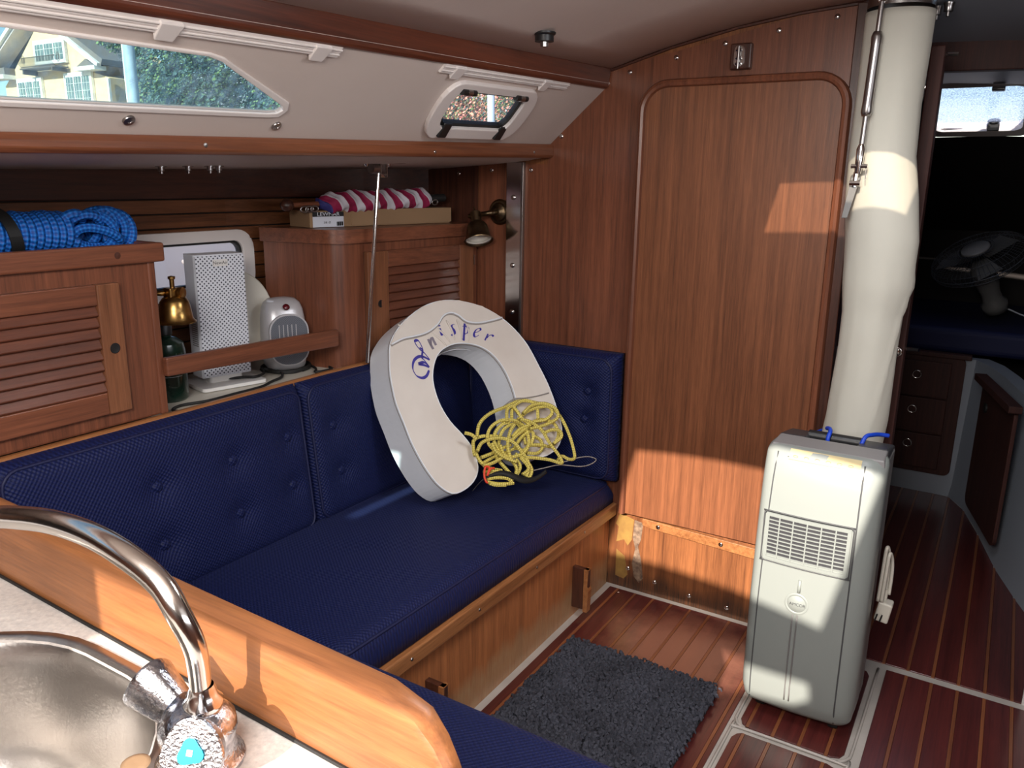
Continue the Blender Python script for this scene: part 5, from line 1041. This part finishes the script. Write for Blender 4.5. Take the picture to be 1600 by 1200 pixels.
ysurf = lambda x, z: yf(z)+.002-.006*math.sin(math.pi*max(0, min(1, (x-(XL+.028))/(XR-XL-.073))))-.0008
def on_front(pts, r, m, name, n=6, d=0): return MB().tube([V((x, ysurf(x, z)-d, z)) for x, z in pts], r, n).build(name, m, t, smooth='all')
zz = [.075+.0345*k for k in range(21)]
on_front([(-.4570+.006*(z/.76)**3, z) for z in [.045]+zz], .0018, 'ac_groove', 'groove', 5, -.0008)
on_front([(-.2330-.005*(z/.76)**3, z) for z in [.040]+zz], .0020, 'ac_groove', 'groove', 5, -.0008)
# rear shell, top deck, handle
b = MB(); b.prism([V((x+(XL+XR)/2, y+2.236, .035)) for x, y in rrect(XR-XL-.014, .176, .03, 4)], (0, 0, .722)); b.build('rear_shell', 'ac_dark', t, bevel=.004)
b = MB(); b.hexa([V(p) for p in ((XL+.006, 2.098, .755), (XR-.006, 2.098, .755), (XR-.010, 2.185, .745), (XL+.010, 2.185, .745), (XL+.010, 2.100, .7815), (XR-.010, 2.100, .7815), (XR-.013, 2.182, .785), (XL+.012, 2.182, .785))]); b.build('top_deck', 'ac_deck', t, bevel=.004)
for x0, x1 in ((XL+.010, XL+.082), (XR-.090, XR-.010)):
    b = MB(); b.hexa([V(p) for p in ((x0, 2.180, .74), (x1, 2.180, .74), (x1, 2.322, .72), (x0, 2.322, .72), (x0, 2.180, .786), (x1, 2.180, .786), (x1-(.012 if x0 < -.4 else 0)+(0), 2.322, .762), (x0, 2.322, .762))]); b.build('handle_bracket', 'ac_char', t, bevel=.006, seg=3)
MB().tube([(XL+.072, 2.262, .768), (XR-.080, 2.262, .768)], .0155, 16).build('handle', 'black', t, smooth=True)
on_front([(-.425+.02*k, .757) for k in range(9)], .001, 'ac', 'trim_line', 4)
b = MB(); fs = []; vs = []
for k in range(13):
    x = -.421+.0145*k; vs += [V((x, ysurf(x, .752)-.0012, .752)), V((x, yf(.772)+.0015, .776))]
b.add(vs, [(2*k, 2*k+2, 2*k+3, 2*k+1) for k in range(12)]); o = b.build('tape_label', 'ac_tape', t); md = o.modifiers.new('s', 'SOLIDIFY'); md.thickness = .0008
for k in range(6): MB().tube([V((-.405+.027*k+.006*math.cos(a), ysurf(-.4, .758)-.0005, .761+.003*math.sin(a))) for a in [q_*math.pi/4 for q_ in range(8)]], .0005, 3, closed=True).build('label_mark', 'card', t)
# grille
gx0, gx1, gz0, gz1 = -.455, -.245, .476, .606; gm = (gx0+gx1)/2
gy = lambda x: ysurf(x, .54)
fr = lambda a, c, d=0: V((gm+a, gy(gm+a)-d, (gz0+gz1)/2+c-.004*a/.1*0))
def curved_slab(x0, x1, z0, z1, d0, d1, nm, m, par=t, n=6):
    rg = []
    for k in range(n+1):
        x = x0+(x1-x0)*k/n; y0 = gy(x); rg.append([V((x, y0-d0, z0)), V((x, y0-d1, z0)), V((x, y0-d1, z1)), V((x, y0-d0, z1))])
    return MB().loft(rg).build(nm, m, par)
gr = curved_slab(gx0, gx1, gz0, gz1, -.01, .0012, 'grille', 'ac_char')
W_, H_ = gx1-gx0, gz1-gz0
MB().tube([fr(a, c, .0022) for a, c in [(p.x, p.y) for p in smooth_path([V((*q_, 0)) for q_ in rrect(W_+.012, H_+.012, .012, 5)], 4, True)]], .0020, 6, closed=True).build('grille_gap', 'ac_groove', gr, smooth='all')
for z0, z1 in ((gz0-.001, gz0+.007), (gz1-.006, gz1+.001)): curved_slab(gx0, gx1, z0, z1, 0, .005, 'frame_bar', 'ac', gr)
for x0, x1 in ((gx0-.001, gx0+.008), (gx1-.008, gx1+.001)): curved_slab(x0, x1, gz0, gz1, 0, .005, 'frame_bar', 'ac', gr, 1)
for k in range(11):
    z = gz0+.0065+.0108*k; curved_slab(gx0+.006, gx1-.006, z+.0070, z+.0094, .001, .0045, 'slat', 'ac', gr)
for k in range(1, 6):
    x = gx0+W_*k/6; curved_slab(x-.0016, x+.0016, gz0+.004, gz1-.004, .001, .0055, 'bar', 'ac', gr, 1)
# groove and round badge
on_front([(-.353, z) for z in (.440, .42, .405)], .0042, 'ac', 'rib', 8, .0005)
ec = (-.355, .372)
MB().lathe([(.024, .0005), (.0275, .003), (.0305, .0005)], V((ec[0], ysurf(*ec), ec[1])), (0, -1, 0), 36).build('badge_ring', 'ac', t, smooth='all')
MB().lathe([(.0, .0026), (.0225, .0022), (.0235, .0005)], V((ec[0], ysurf(*ec), ec[1])), (0, -1, 0), 36).build('badge', 'ac', t, smooth='all')
ef = frame((ec[0], ysurf(*ec)-.0028, ec[1]), (1, 0, .02), (0, 0, 1)); 
text('AMCOR', .0118, lambda a, c, d: ef(a*.98+.003, c, .0022), 'badge_text', 'ac_char', t)
for q_ in range(4): a = math.pi/4+q_*math.pi/2; MB().tube([ef(-.0185+.0016*math.cos(a), .0016*math.sin(a), .0004), ef(-.0185+.0034*math.cos(a), .0034*math.sin(a), .0004)], .0006, 4).build('badge_mark', 'ac_dark', t)
for dx in (-.006, .006): on_front([(-.356+dx, z) for z in (.340, .30, .25, .20, .15, .10, .075)], .0022, 'ac_dark', 'groove', 6, -.0008)
# feet
b = MB(); b.box(XL+.03, XR-.03, 2.09, 2.30, .018, .04); b.build('base', 'rubber', t, bevel=.004)
for x, y in ((XL+.05, 2.10), (XR-.05, 2.10), (XL+.05, 2.28), (XR-.05, 2.28)):
    MB().lathe([(0, -.012), (.018, -.012), (.020, -.008), (.020, .008), (.018, .012), (0, .012)], (x, y, .0205), (1, 0, 0), 16).build('castor', 'rubber', t, smooth=True)
# cord and plug on its right side
t2 = t
for dx, top_ in ((0, .50), (.009, .485)):
    P = [(-.180+dx, 2.22, .345), (-.178+dx, 2.22, .42), (-.176+dx, 2.225, top_), (-.170+dx, 2.245, top_-.02), (-.166+dx, 2.25, .42), (-.166+dx, 2.245, .36)]
    cordo = MB().tube(smooth_path(P, 6), .0046, 8).build('mains_cord', 'disc', t2, smooth='all')
b = MB(); b.obox((-.163, 2.235, .315), (.036, .040, .058), Matrix.Rotation(math.radians(8), 3, 'Y')); pg = b.build('plug', 'disc', t2, bevel=.005, seg=3)
for dz in (-.012, .0): b = MB(); b.obox((-.166+dz, 2.213, .300), (.004, .006, .020), Matrix.Rotation(math.radians(12), 3, 'Y')); b.build('prong', 'black', pg)
MB().tube([(-.166, 2.24, .345), (-.166, 2.242, .375)], .007, 10).build('strain_relief', 'disc', pg, smooth=True)
# blue cord hooks over the handle
for x, lab in ((XL+.128, 'left of the two blue cord hooks over the air conditioner handle'), (XR-.080, 'right blue cord hook over the air conditioner handle, beside the bracket')):
    P = [(x, 2.242+.0, .742), (x-.002, 2.236, .772), (x, 2.250, .790), (x-.006, 2.272, .792), (x-.016, 2.29, .787)]
    if x > -.3: P = [(x, 2.240, .745), (x-.004, 2.236, .772), (x+.003, 2.250, .793), (x+.016, 2.272, .794), (x+.030, 2.30, .790), (x+.05, 2.32, .785)]
    tag(MB().tube(smooth_path(P, 6), [.0045]*4+[.0058]*(len(smooth_path(P, 6))-4), 8).build('cord_hook', 'bluehook', smooth='all'), lab, 'hook')

# ================================================================== SHAG RUG
t = thing('shag_rug', 'charcoal shag pile bath rug lying on the dark teak sole', 'rug', (-.80, 1.8, 0))
RX0, RX1, RY0, RY1 = -1.030, -.552, 1.20, 2.075
b = MB(); b.prism([V((x-.791, y+1.6375, .001)) for x, y in rrect(RX1-RX0, RY1-RY0, .015, 3)], (0, 0, .008)); b.build('backing', 'rug_edge', t)
rr = random.Random(5); vs = []; fs = []; nx, ny = 80, 128
for i in range(nx):
    for j in range(ny):
        if RY0+(RY1-RY0)*j/ny < 1.42: continue
        x = RX0+(RX1-RX0)*(i+rr.uniform(0, 1))/nx; y = RY0+(RY1-RY0)*(j+rr.uniform(0, 1))/ny
        th = rr.uniform(0, 6.28); ln = rr.uniform(.008, .015); h = rr.uniform(.012, .022); w = .0044
        dx, dy = math.cos(th)*ln, math.sin(th)*ln; px, py = -math.sin(th)*w, math.cos(th)*w
        n0 = len(vs)
        for (ox, oy, oz, k) in ((0, 0, .008, 1), (dx*.35, dy*.35, .008+h, 1.1), (dx*.9, dy*.9, .008+h*.85, 1), (dx*1.2, dy*1.2, .008+h*.35, .5)):
            vs += [(x+ox+px*k, y+oy+py*k, oz), (x+ox-px*k, y+oy-py*k, oz), (x+ox+math.cos(th)*.002, y+oy+math.sin(th)*.002, oz+.0028*k)]
        for q_ in range(3):
            a = n0+3*q_; fs += [(a, a+3, a+5, a+2), (a+2, a+5, a+4, a+1), (a+1, a+4, a+3, a)]
        a = n0+9; fs.append((a, a+2, a+1))
me = bpy.data.meshes.new('pile'); me.from_pydata(vs, [], fs); me.materials.append(M['rug']); o = bpy.data.objects.new('pile', me); COL.objects.link(o); attach(o, t); o['kind'] = 'stuff'

# ================================================================== GALLEY CORNER
b = MB(); outer = [(-1.30, -.3), (-.42, -.3), (-.385, .20), (-.36, .455), (-1.30, .488)]
sink_o = [(-.795+x, .235+y) for x, y in rrect(.415, .405, .17, 9)]
b.prism([[V((x, y, .92)) for x, y in outer], [V((x, y, .92)) for x, y in sink_o]], (0, 0, -.03)); cn = tag(b.build('countertop', 'counter'), 'speckled grey laminate galley counter around the steel sink', 'countertop')
t = thing('sink', 'oval brushed steel sink bowl set into the grey counter', 'sink', (-.865, .165, .75))
rings = []
for dz, ins, r in ((.0025, -.016, .20), (.004, -.010, .20), (.003, -.003, .19), (-.006, .002, .19), (-.03, .010, .18), (-.12, .018, .17), (-.155, .034, .15), (-.165, .06, .12), (-.168, .10, .08)):
    rings.append([V((-.795+x, .235+y, .92+dz)) for x, y in rrect(.415-2*ins, .405-2*ins, max(.03, (r-.02)-ins*.2), 9)])
MB().loft(rings, cap=False).build('bowl', 'sink', t, smooth='all')
MB().prism([V((-.795+x, .235+y, .7515)) for x, y in rrect(.215, .205, .06, 9)], (0, 0, -.003)).build('bowl_floor', 'sink', t)
MB().lathe([(0, .754), (.02, .753), (.035, .757), (.04, .754)], (-.795, .235, 0), (0, 0, 1), 24).build('drain', 'chrome', t, smooth='all')
# paper pack with print at the left edge
t = thing('paper_sachet', 'white printed paper sachet standing in the sink at the left edge', 'packet', (-.80, .29, .80))
a0 = V((-.818, .258, .845)); fr = frame(a0, V((.8, .55, .05)).normalized(), V((.12, -.05, 1)).normalized())
MB().prism([fr(a, c) for a, c in ((-.045, -.035), (-.004, -.038), (-.003, -.028), (.006, -.024), (-.006, .022), (-.018, .032), (-.045, .036))], (.004, -.006, 0)).build('sachet', 'paperpack', t)
MB().prism([fr(a, c, .0105) for a, c in ((-.040, -.002), (-.016, -.004), (-.016, .006), (-.024, .012), (-.040, .014))], (.0004, -.0006, 0)).build('print', 'packyellow', t)
# fiddle along the counter
t = thing('galley_fiddle', 'worn varnished teak fiddle rail across the forward edge of the counter', 'fiddle rail', (-.8, .49, .92))
b = MB(); rg = []
for x in (-1.30, -1.0, -.7, -.5, -.42, -.375, -.355, -.342, -.338):
    k = max(0, (x+.42)/.082); k = min(1, k); yb = .478-.028*(x+1.1)/.75+.006; th = .036-.010*k**2; zt = 1.014-.050*k**3
    rg.append([V((x, yb, .915)), V((x, yb, zt-.012)), V((x, yb+.004, zt-.003)), V((x, yb+.012, zt)), V((x, yb+th-.012, zt)), V((x, yb+th-.003, zt-.004)), V((x, yb+th, zt-.014)), V((x, yb+th, .60)), V((x, yb+.01, .60)), V((x, yb+.01, .915))])
b.loft(rg).build('rail', 'fiddle', t, smooth=True)
MB().tube([(-1.30, .487, .922), (-.36, .455, .922)], .0022, 5).build('caulk_line', 'rubber', t)
tag(MB().box(-1.30, -.42, -.3, .47, .0, .72).build('galley_cabinet', 'teak_z'), 'teak galley cabinet below the counter and sink', 'cabinet')

# faucet: body, two faceted knobs, gooseneck
t = thing('faucet', 'chrome mixer tap with swan neck spout and two pitted knobs', 'faucet', (-.585, .375, .92))
fc = V((-.578, .396, .92))
MB().lathe([(0, 0), (.040, 0), (.040, .004), (.034, .010), (.032, .022), (.035, .034), (.034, .044), (.026, .054), (.016, .060), (0, .061)], fc, (0, 0, 1), 32).build('body', 'faucet', t, smooth=True)
MB().lathe([(.013, 0), (.017, .004), (.018, .012), (.013, .018), (.012, .024), (.0105, .028)], fc+V((.006, .004, .052)), (0, 0, 1), 24).build('collar', 'chrome', t, smooth='all')
P = [(-.573, .399, .985), (-.571, .398, 1.015), (-.569, .394, 1.045), (-.578, .388, 1.075), (-.600, .388, 1.098), (-.640, .386, 1.114), (-.690, .385, 1.122), (-.750, .384, 1.121), (-.81, .383, 1.112), (-.87, .382, 1.098), (-.93, .38, 1.07)]
pth = smooth_path(P, 6); MB().tube(pth, [.0092+.0028*min(1, i/(len(pth)*.5)) for i in range(len(pth))], 20).build('spout', 'pipe_chrome', t, smooth='all')
def knob(c, ax, l, r0, r1, cap=False):
    c, ax = V(c), V(ax).normalized(); e1 = ax.orthogonal().normalized(); e2 = ax.cross(e1)
    rg = []
    for (s_, k) in ((0, .75), (.05, 1), (.5, 1), (.92, 1), (1.0, .93)):
        ring = []
        for q_ in range(48):
            a = 2*math.pi*q_/48; lob = 1-.14*max(0, math.cos(3*a))**6 if 0 else 1+.07*math.cos(3*a)
            r_ = (r0+(r1-r0)*s_)*k*lob; ring.append(c+ax*l*s_+(e1*math.cos(a)+e2*math.sin(a))*r_)
        rg.append(ring)
    kb = MB().loft(rg).build('knob', 'faucet', t, smooth=True)
    MB().tube([c-ax*.014, c+ax*.004], r0*.62, 16).build('stem', 'chrome', kb, smooth=True)
    if cap:
        tri = []
        for q_ in range(24):
            a = 2*math.pi*q_/24; rr_ = .0105*(1+.16*math.cos(3*a)); tri.append(c+ax*(l+.0008)+(e1*math.cos(a)+e2*math.sin(a))*rr_)
        MB().prism(tri, ax*.0012).build('cap', 'cyan', kb)
        cc = c+ax*(l+.0024); MB().prism([cc+e1*.0036, cc+e2*.0036, cc-e1*.0036, cc-e2*.0036], ax*.0006).build('cap_mark', 'label', kb)
        MB().tube([cc+ax*.0008+(e1*math.cos(q_*math.pi/6)+e2*math.sin(q_*math.pi/6))*.0016 for q_ in range(12)], .0003, 3, closed=True).build('cap_mark', 'print', kb)
    return kb
knob(fc+V((.030, -.016, .042)), (.48, -.78, .42), .030, .019, .028, True)
knob(fc+V((-.034, .004, .040)), (-.86, -.10, .45), .044, .018, .027)
MB().lathe([(0, 0), (.013, 0), (.013, .004), (.008, .005), (0, .004)], (-.620, .358, .9205), (0, 0, 1), 20).build('hole_cap', 'card', t, smooth='all')

# ================================================================== OUTSIDE
struct(MB().box(-140, 60, -60, 160, -1.4, -1.2).build('ground', 'ground'))
# neighbour boat seen through the hull port
nb = thing('neighbour_boat', 'pale topsides of the boat moored alongside, seen through the hull port', 'boat', (-4.2, 4.0, -1.0))
MB().grid(lambda u, v: (-3.6-.5*(u-.5)**2*4-.25*(1-v), -3+14*u, -1.0+2.55*v), 16, 6).build('topsides', 'neighbour', nb, smooth='all')
MB().tube([(-3.55, 2.6, 1.02), (-3.55, 3.4, 1.05), (-3.55, 4.2, 1.03)], .012, 6).build('fender_line', 'seam', nb, smooth='all')
MB().grid(lambda u, v: (-3.59+.001*v, 3.2+1.4*u, 1.13+.03*v+.03*u), 2, 2).build('boot_stripe', 'label', nb)

h = thing('house', 'tan stucco gabled house with white framed windows and a small iron balcony', 'house', (-38, 22, -1.2))
Y0 = 22
def wallpoly(pts, th=5): return MB().prism([V((x, Y0, z)) for x, z in pts], (0, th, 0))
wallpoly(((-42.2, -1.2), (-33.9, -1.2), (-33.9, 5.40), (-34.93, 5.65), (-34.6, 5.95), (-38.3, 8.1), (-38.6, 8.1), (-41.4, 5.95), (-42.2, 5.4)), 4).build('wall', 'stucco', h)
def sl(x0, z0, x1, z1, wd, y0, y1, nm, m, par=h):
    d = V((x1-x0, 0, z1-z0)).normalized(); n_ = V((-d.z, 0, d.x))*wd
    return MB().prism([V((x0, y0, z0)), V((x1, y0, z1)), V((x1, y0, z1))+n_, V((x0, y0, z0))+n_], (0, y1-y0, 0)).build(nm, m, par)
sl(-43.2, 5.85, -38.35, 8.62, .16, 21.3, 21.5, 'barge_board', 'trimwhite'); sl(-42.9, 5.90, -38.4, 8.50, .08, 21.45, 22.3, 'roof_soffit', 'neighbour'); sl(-43.3, 5.97, -38.35, 8.78, .14, 21.4, 25, 'roof_slope', 'roofgrey')
sl(-38.40, 8.20, -34.1, 5.82, .15, 21.6, 21.8, 'barge_board', 'trimwhite'); sl(-38.42, 8.30, -34.0, 5.90, .25, 21.75, 24.6, 'roof_slope', 'roofgrey')
MB().box(-35.6, -34.1, 21.5, 22.05, 5.70, 5.86).build('eave_return', 'trimwhite', h); b = MB(); b.prism([V((x, 21.55, z)) for x, z in ((-35.5, 5.86), (-34.2, 5.86), (-34.8, 6.15))], (0, .5, 0)); b.build('eave_return', 'roofgrey', h)
MB().box(-43.2, -41.15, 21.4, 22.0, 5.66, 5.84).build('eave_return', 'trimwhite', h); MB().box(-43.2, -41.2, 21.5, 23, 5.84, 6.15).build('roof_slope', 'roofgrey', h)
b = MB(); b.box(-33.85, -33.75, 21.85, 21.95, -1.2, 5.35); b.build('downpipe', 'trimwhite', h)
def win3(x0, x1, z0, z1, rows_):
    f_ = MB().box(x0-.12, x1+.12, 21.86, 21.98, z0-.12, z1+.14).build('window', 'trimwhite', h)
    W3 = (x1-x0)/3
    for k in range(3):
        MB().box(x0+W3*k+.05, x0+W3*(k+1)-.05, 21.84, 21.86, z0+.04, z1-.04).build('pane', 'paneblue', f_)
        b = MB()
        for q_ in (1, 2): b.box(x0+W3*k+W3*q_/3-.007, x0+W3*k+W3*q_/3+.007, 21.82, 21.84, z0, z1)
        for q_ in range(1, rows_): b.box(x0+W3*k, x0+W3*(k+1), 21.82, 21.84, z0+(z1-z0)*q_/rows_-.007, z0+(z1-z0)*q_/rows_+.007)
        b.build('glazing_bars', 'trimwhite', f_)
win3(-39.08, -36.85, 6.28, 7.05, 3); win3(-40.84, -39.0, 4.3, 5.52, 4); win3(-36.93, -35.10, 4.3, 5.57, 4)
bl = MB()
for k in range(26):
    x = -39.4+.105*k; bl.tube([(x, 21.35+.0*k, 6.02), (x, 21.22, 6.15), (x, 21.38, 6.40)], .014, 4)
bl.tube([(-39.45, 21.38, 6.42), (-36.75, 21.38, 6.42)], .02, 5); bl.tube([(-39.45, 21.35, 6.02), (-36.75, 21.35, 6.02)], .022, 5)
for x in (-39.5, -36.7):
    for r_ in (.12, .2): bl.tube([(x+r_*.6*math.cos(a), 21.5, 6.35+r_*math.sin(a)) for a in [q_*math.pi/5 for q_ in range(10)]], .014, 4, closed=True)
bl.build('balcony_railing', 'iron', h)
b = MB(); b.box(-39.5, -36.65, 21.3, 21.9, 5.92, 5.98); b.box(-39.3, -39.22, 21.3, 21.95, 5.72, 5.92); b.box(-36.95, -36.87, 21.3, 21.95, 5.78, 5.92); b.build('balcony_floor', 'iron', h)
h2 = thing('house', 'blue shaded house with a wide window half hidden behind the trees', 'house', (-29, 26, -1.2))
MB().box(-40, -33.5, 29, 33, -1.2, 6.4).build('wall', 'sidewall', h2)
f2 = MB().box(-37.9, -36.3, 28.8, 29.05, 4.7, 6.3).build('window', 'sidewall', h2)
for k in range(2): MB().box(-37.8+.75*k, -37.15+.75*k, 28.75, 28.82, 4.8, 6.2).build('pane', 'paneblue', f2)
# poles
for x, y, r_, z1, lab in ((-26.43, 18, .20, 12, 'grey painted dock pole crossing the long window view'), (-9.12, 14, .075, 9, 'thin pale dock pole crossing the port view')):
    t = thing('dock_pole', lab, 'pole', (x, y, -1.2))
    MB().tube([(x, y, -1.2), (x-.1, y, z1)], r_, 14).build('shaft', 'pole', t, smooth=True)
    MB().tube([(x-r_*.3, y-r_*.95, -1.2), (x-.1-r_*.3, y-r_*.95, z1)], r_*.14, 6).build('conduit', 'trimwhite', t, smooth=True)
# trees
def tree(c, rad, nleaf, ls, mats, lab, trunk, seed, squash=1.0):
    t = thing('tree', lab, 'tree', (c[0], c[1], -1.2)); r_ = random.Random(seed)
    MB().tube([(c[0], c[1], -1.2), (c[0]+.1, c[1], c[2]*.5), (c[0], c[1], c[2])], trunk, 8).build('trunk', 'bark', t, smooth=True)
    blobs = [(c[0]+r_.uniform(-1, 1)*rad*.75, c[1]+r_.uniform(-1, 1)*rad*.6, c[2]+r_.uniform(-.8, .8)*rad*squash, rad*r_.uniform(.3, .5)) for _ in range(16)]
    for mi, m in enumerate(mats):
        vs = []; fs = []
        for _ in range(nleaf//len(mats)):
            bx, by, bz, br = r_.choice(blobs); u_ = r_.gauss(0, 1), r_.gauss(0, 1), r_.gauss(0, 1); d = V(u_).normalized()*br*(.75+.3*r_.random()); p = V((bx, by, bz))+d
            a = V((r_.gauss(0, 1), r_.gauss(0, 1), r_.gauss(0, 1))).normalized(); q_ = a.orthogonal().normalized(); w_ = a.cross(q_); s_ = ls*r_.uniform(.6, 1.3); n_ = len(vs)
            vs += [p+q_*s_, p+w_*s_*.5, p-q_*s_, p-w_*s_*.5]; fs.append((n_, n_+1, n_+2, n_+3))
        b = MB(); b.v = [tuple(v_) for v_ in vs]; b.f = fs; b.uv = [None]*len(fs)
        me = bpy.data.meshes.new('foliage'); me.from_pydata(b.v, [], b.f); me.materials.append(M[m]); o = bpy.data.objects.new('foliage', me); COL.objects.link(o); attach(o, t); o['kind'] = 'stuff'
tree((-29.6, 22.2, 5.7), 2.6, 22000, .075, ('leafdark', 'leafdark', 'leafgreen'), 'blue green tree between the tan house and the dock pole', .3, 1)
tree((-26.8, 24.6, 5.4), 3.5, 26000, .085, ('leafdark', 'leafdark', 'leafgreen'), 'wide dappled tree filling the pointed end of the long window', .3, 2)
tree((-61, 38, 13), 6.0, 9000, .20, ('leafgreen', 'leafdark'), 'green tree top rising behind the roof of the tan house', .3, 3)
tree((-12.3, 17.5, 3.2), 2.4, 36000, .040, ('leafpink', 'leafdark', 'leafpink', 'leafgreen'), 'pink leaved tree seen through the small opening port', .15, 4)
tree((-22.5, 33.0, 5.0), 5.5, 12000, .16, ('leafdark', 'leafgreen'), 'dark green tree behind the pink leaved one', .25, 5)
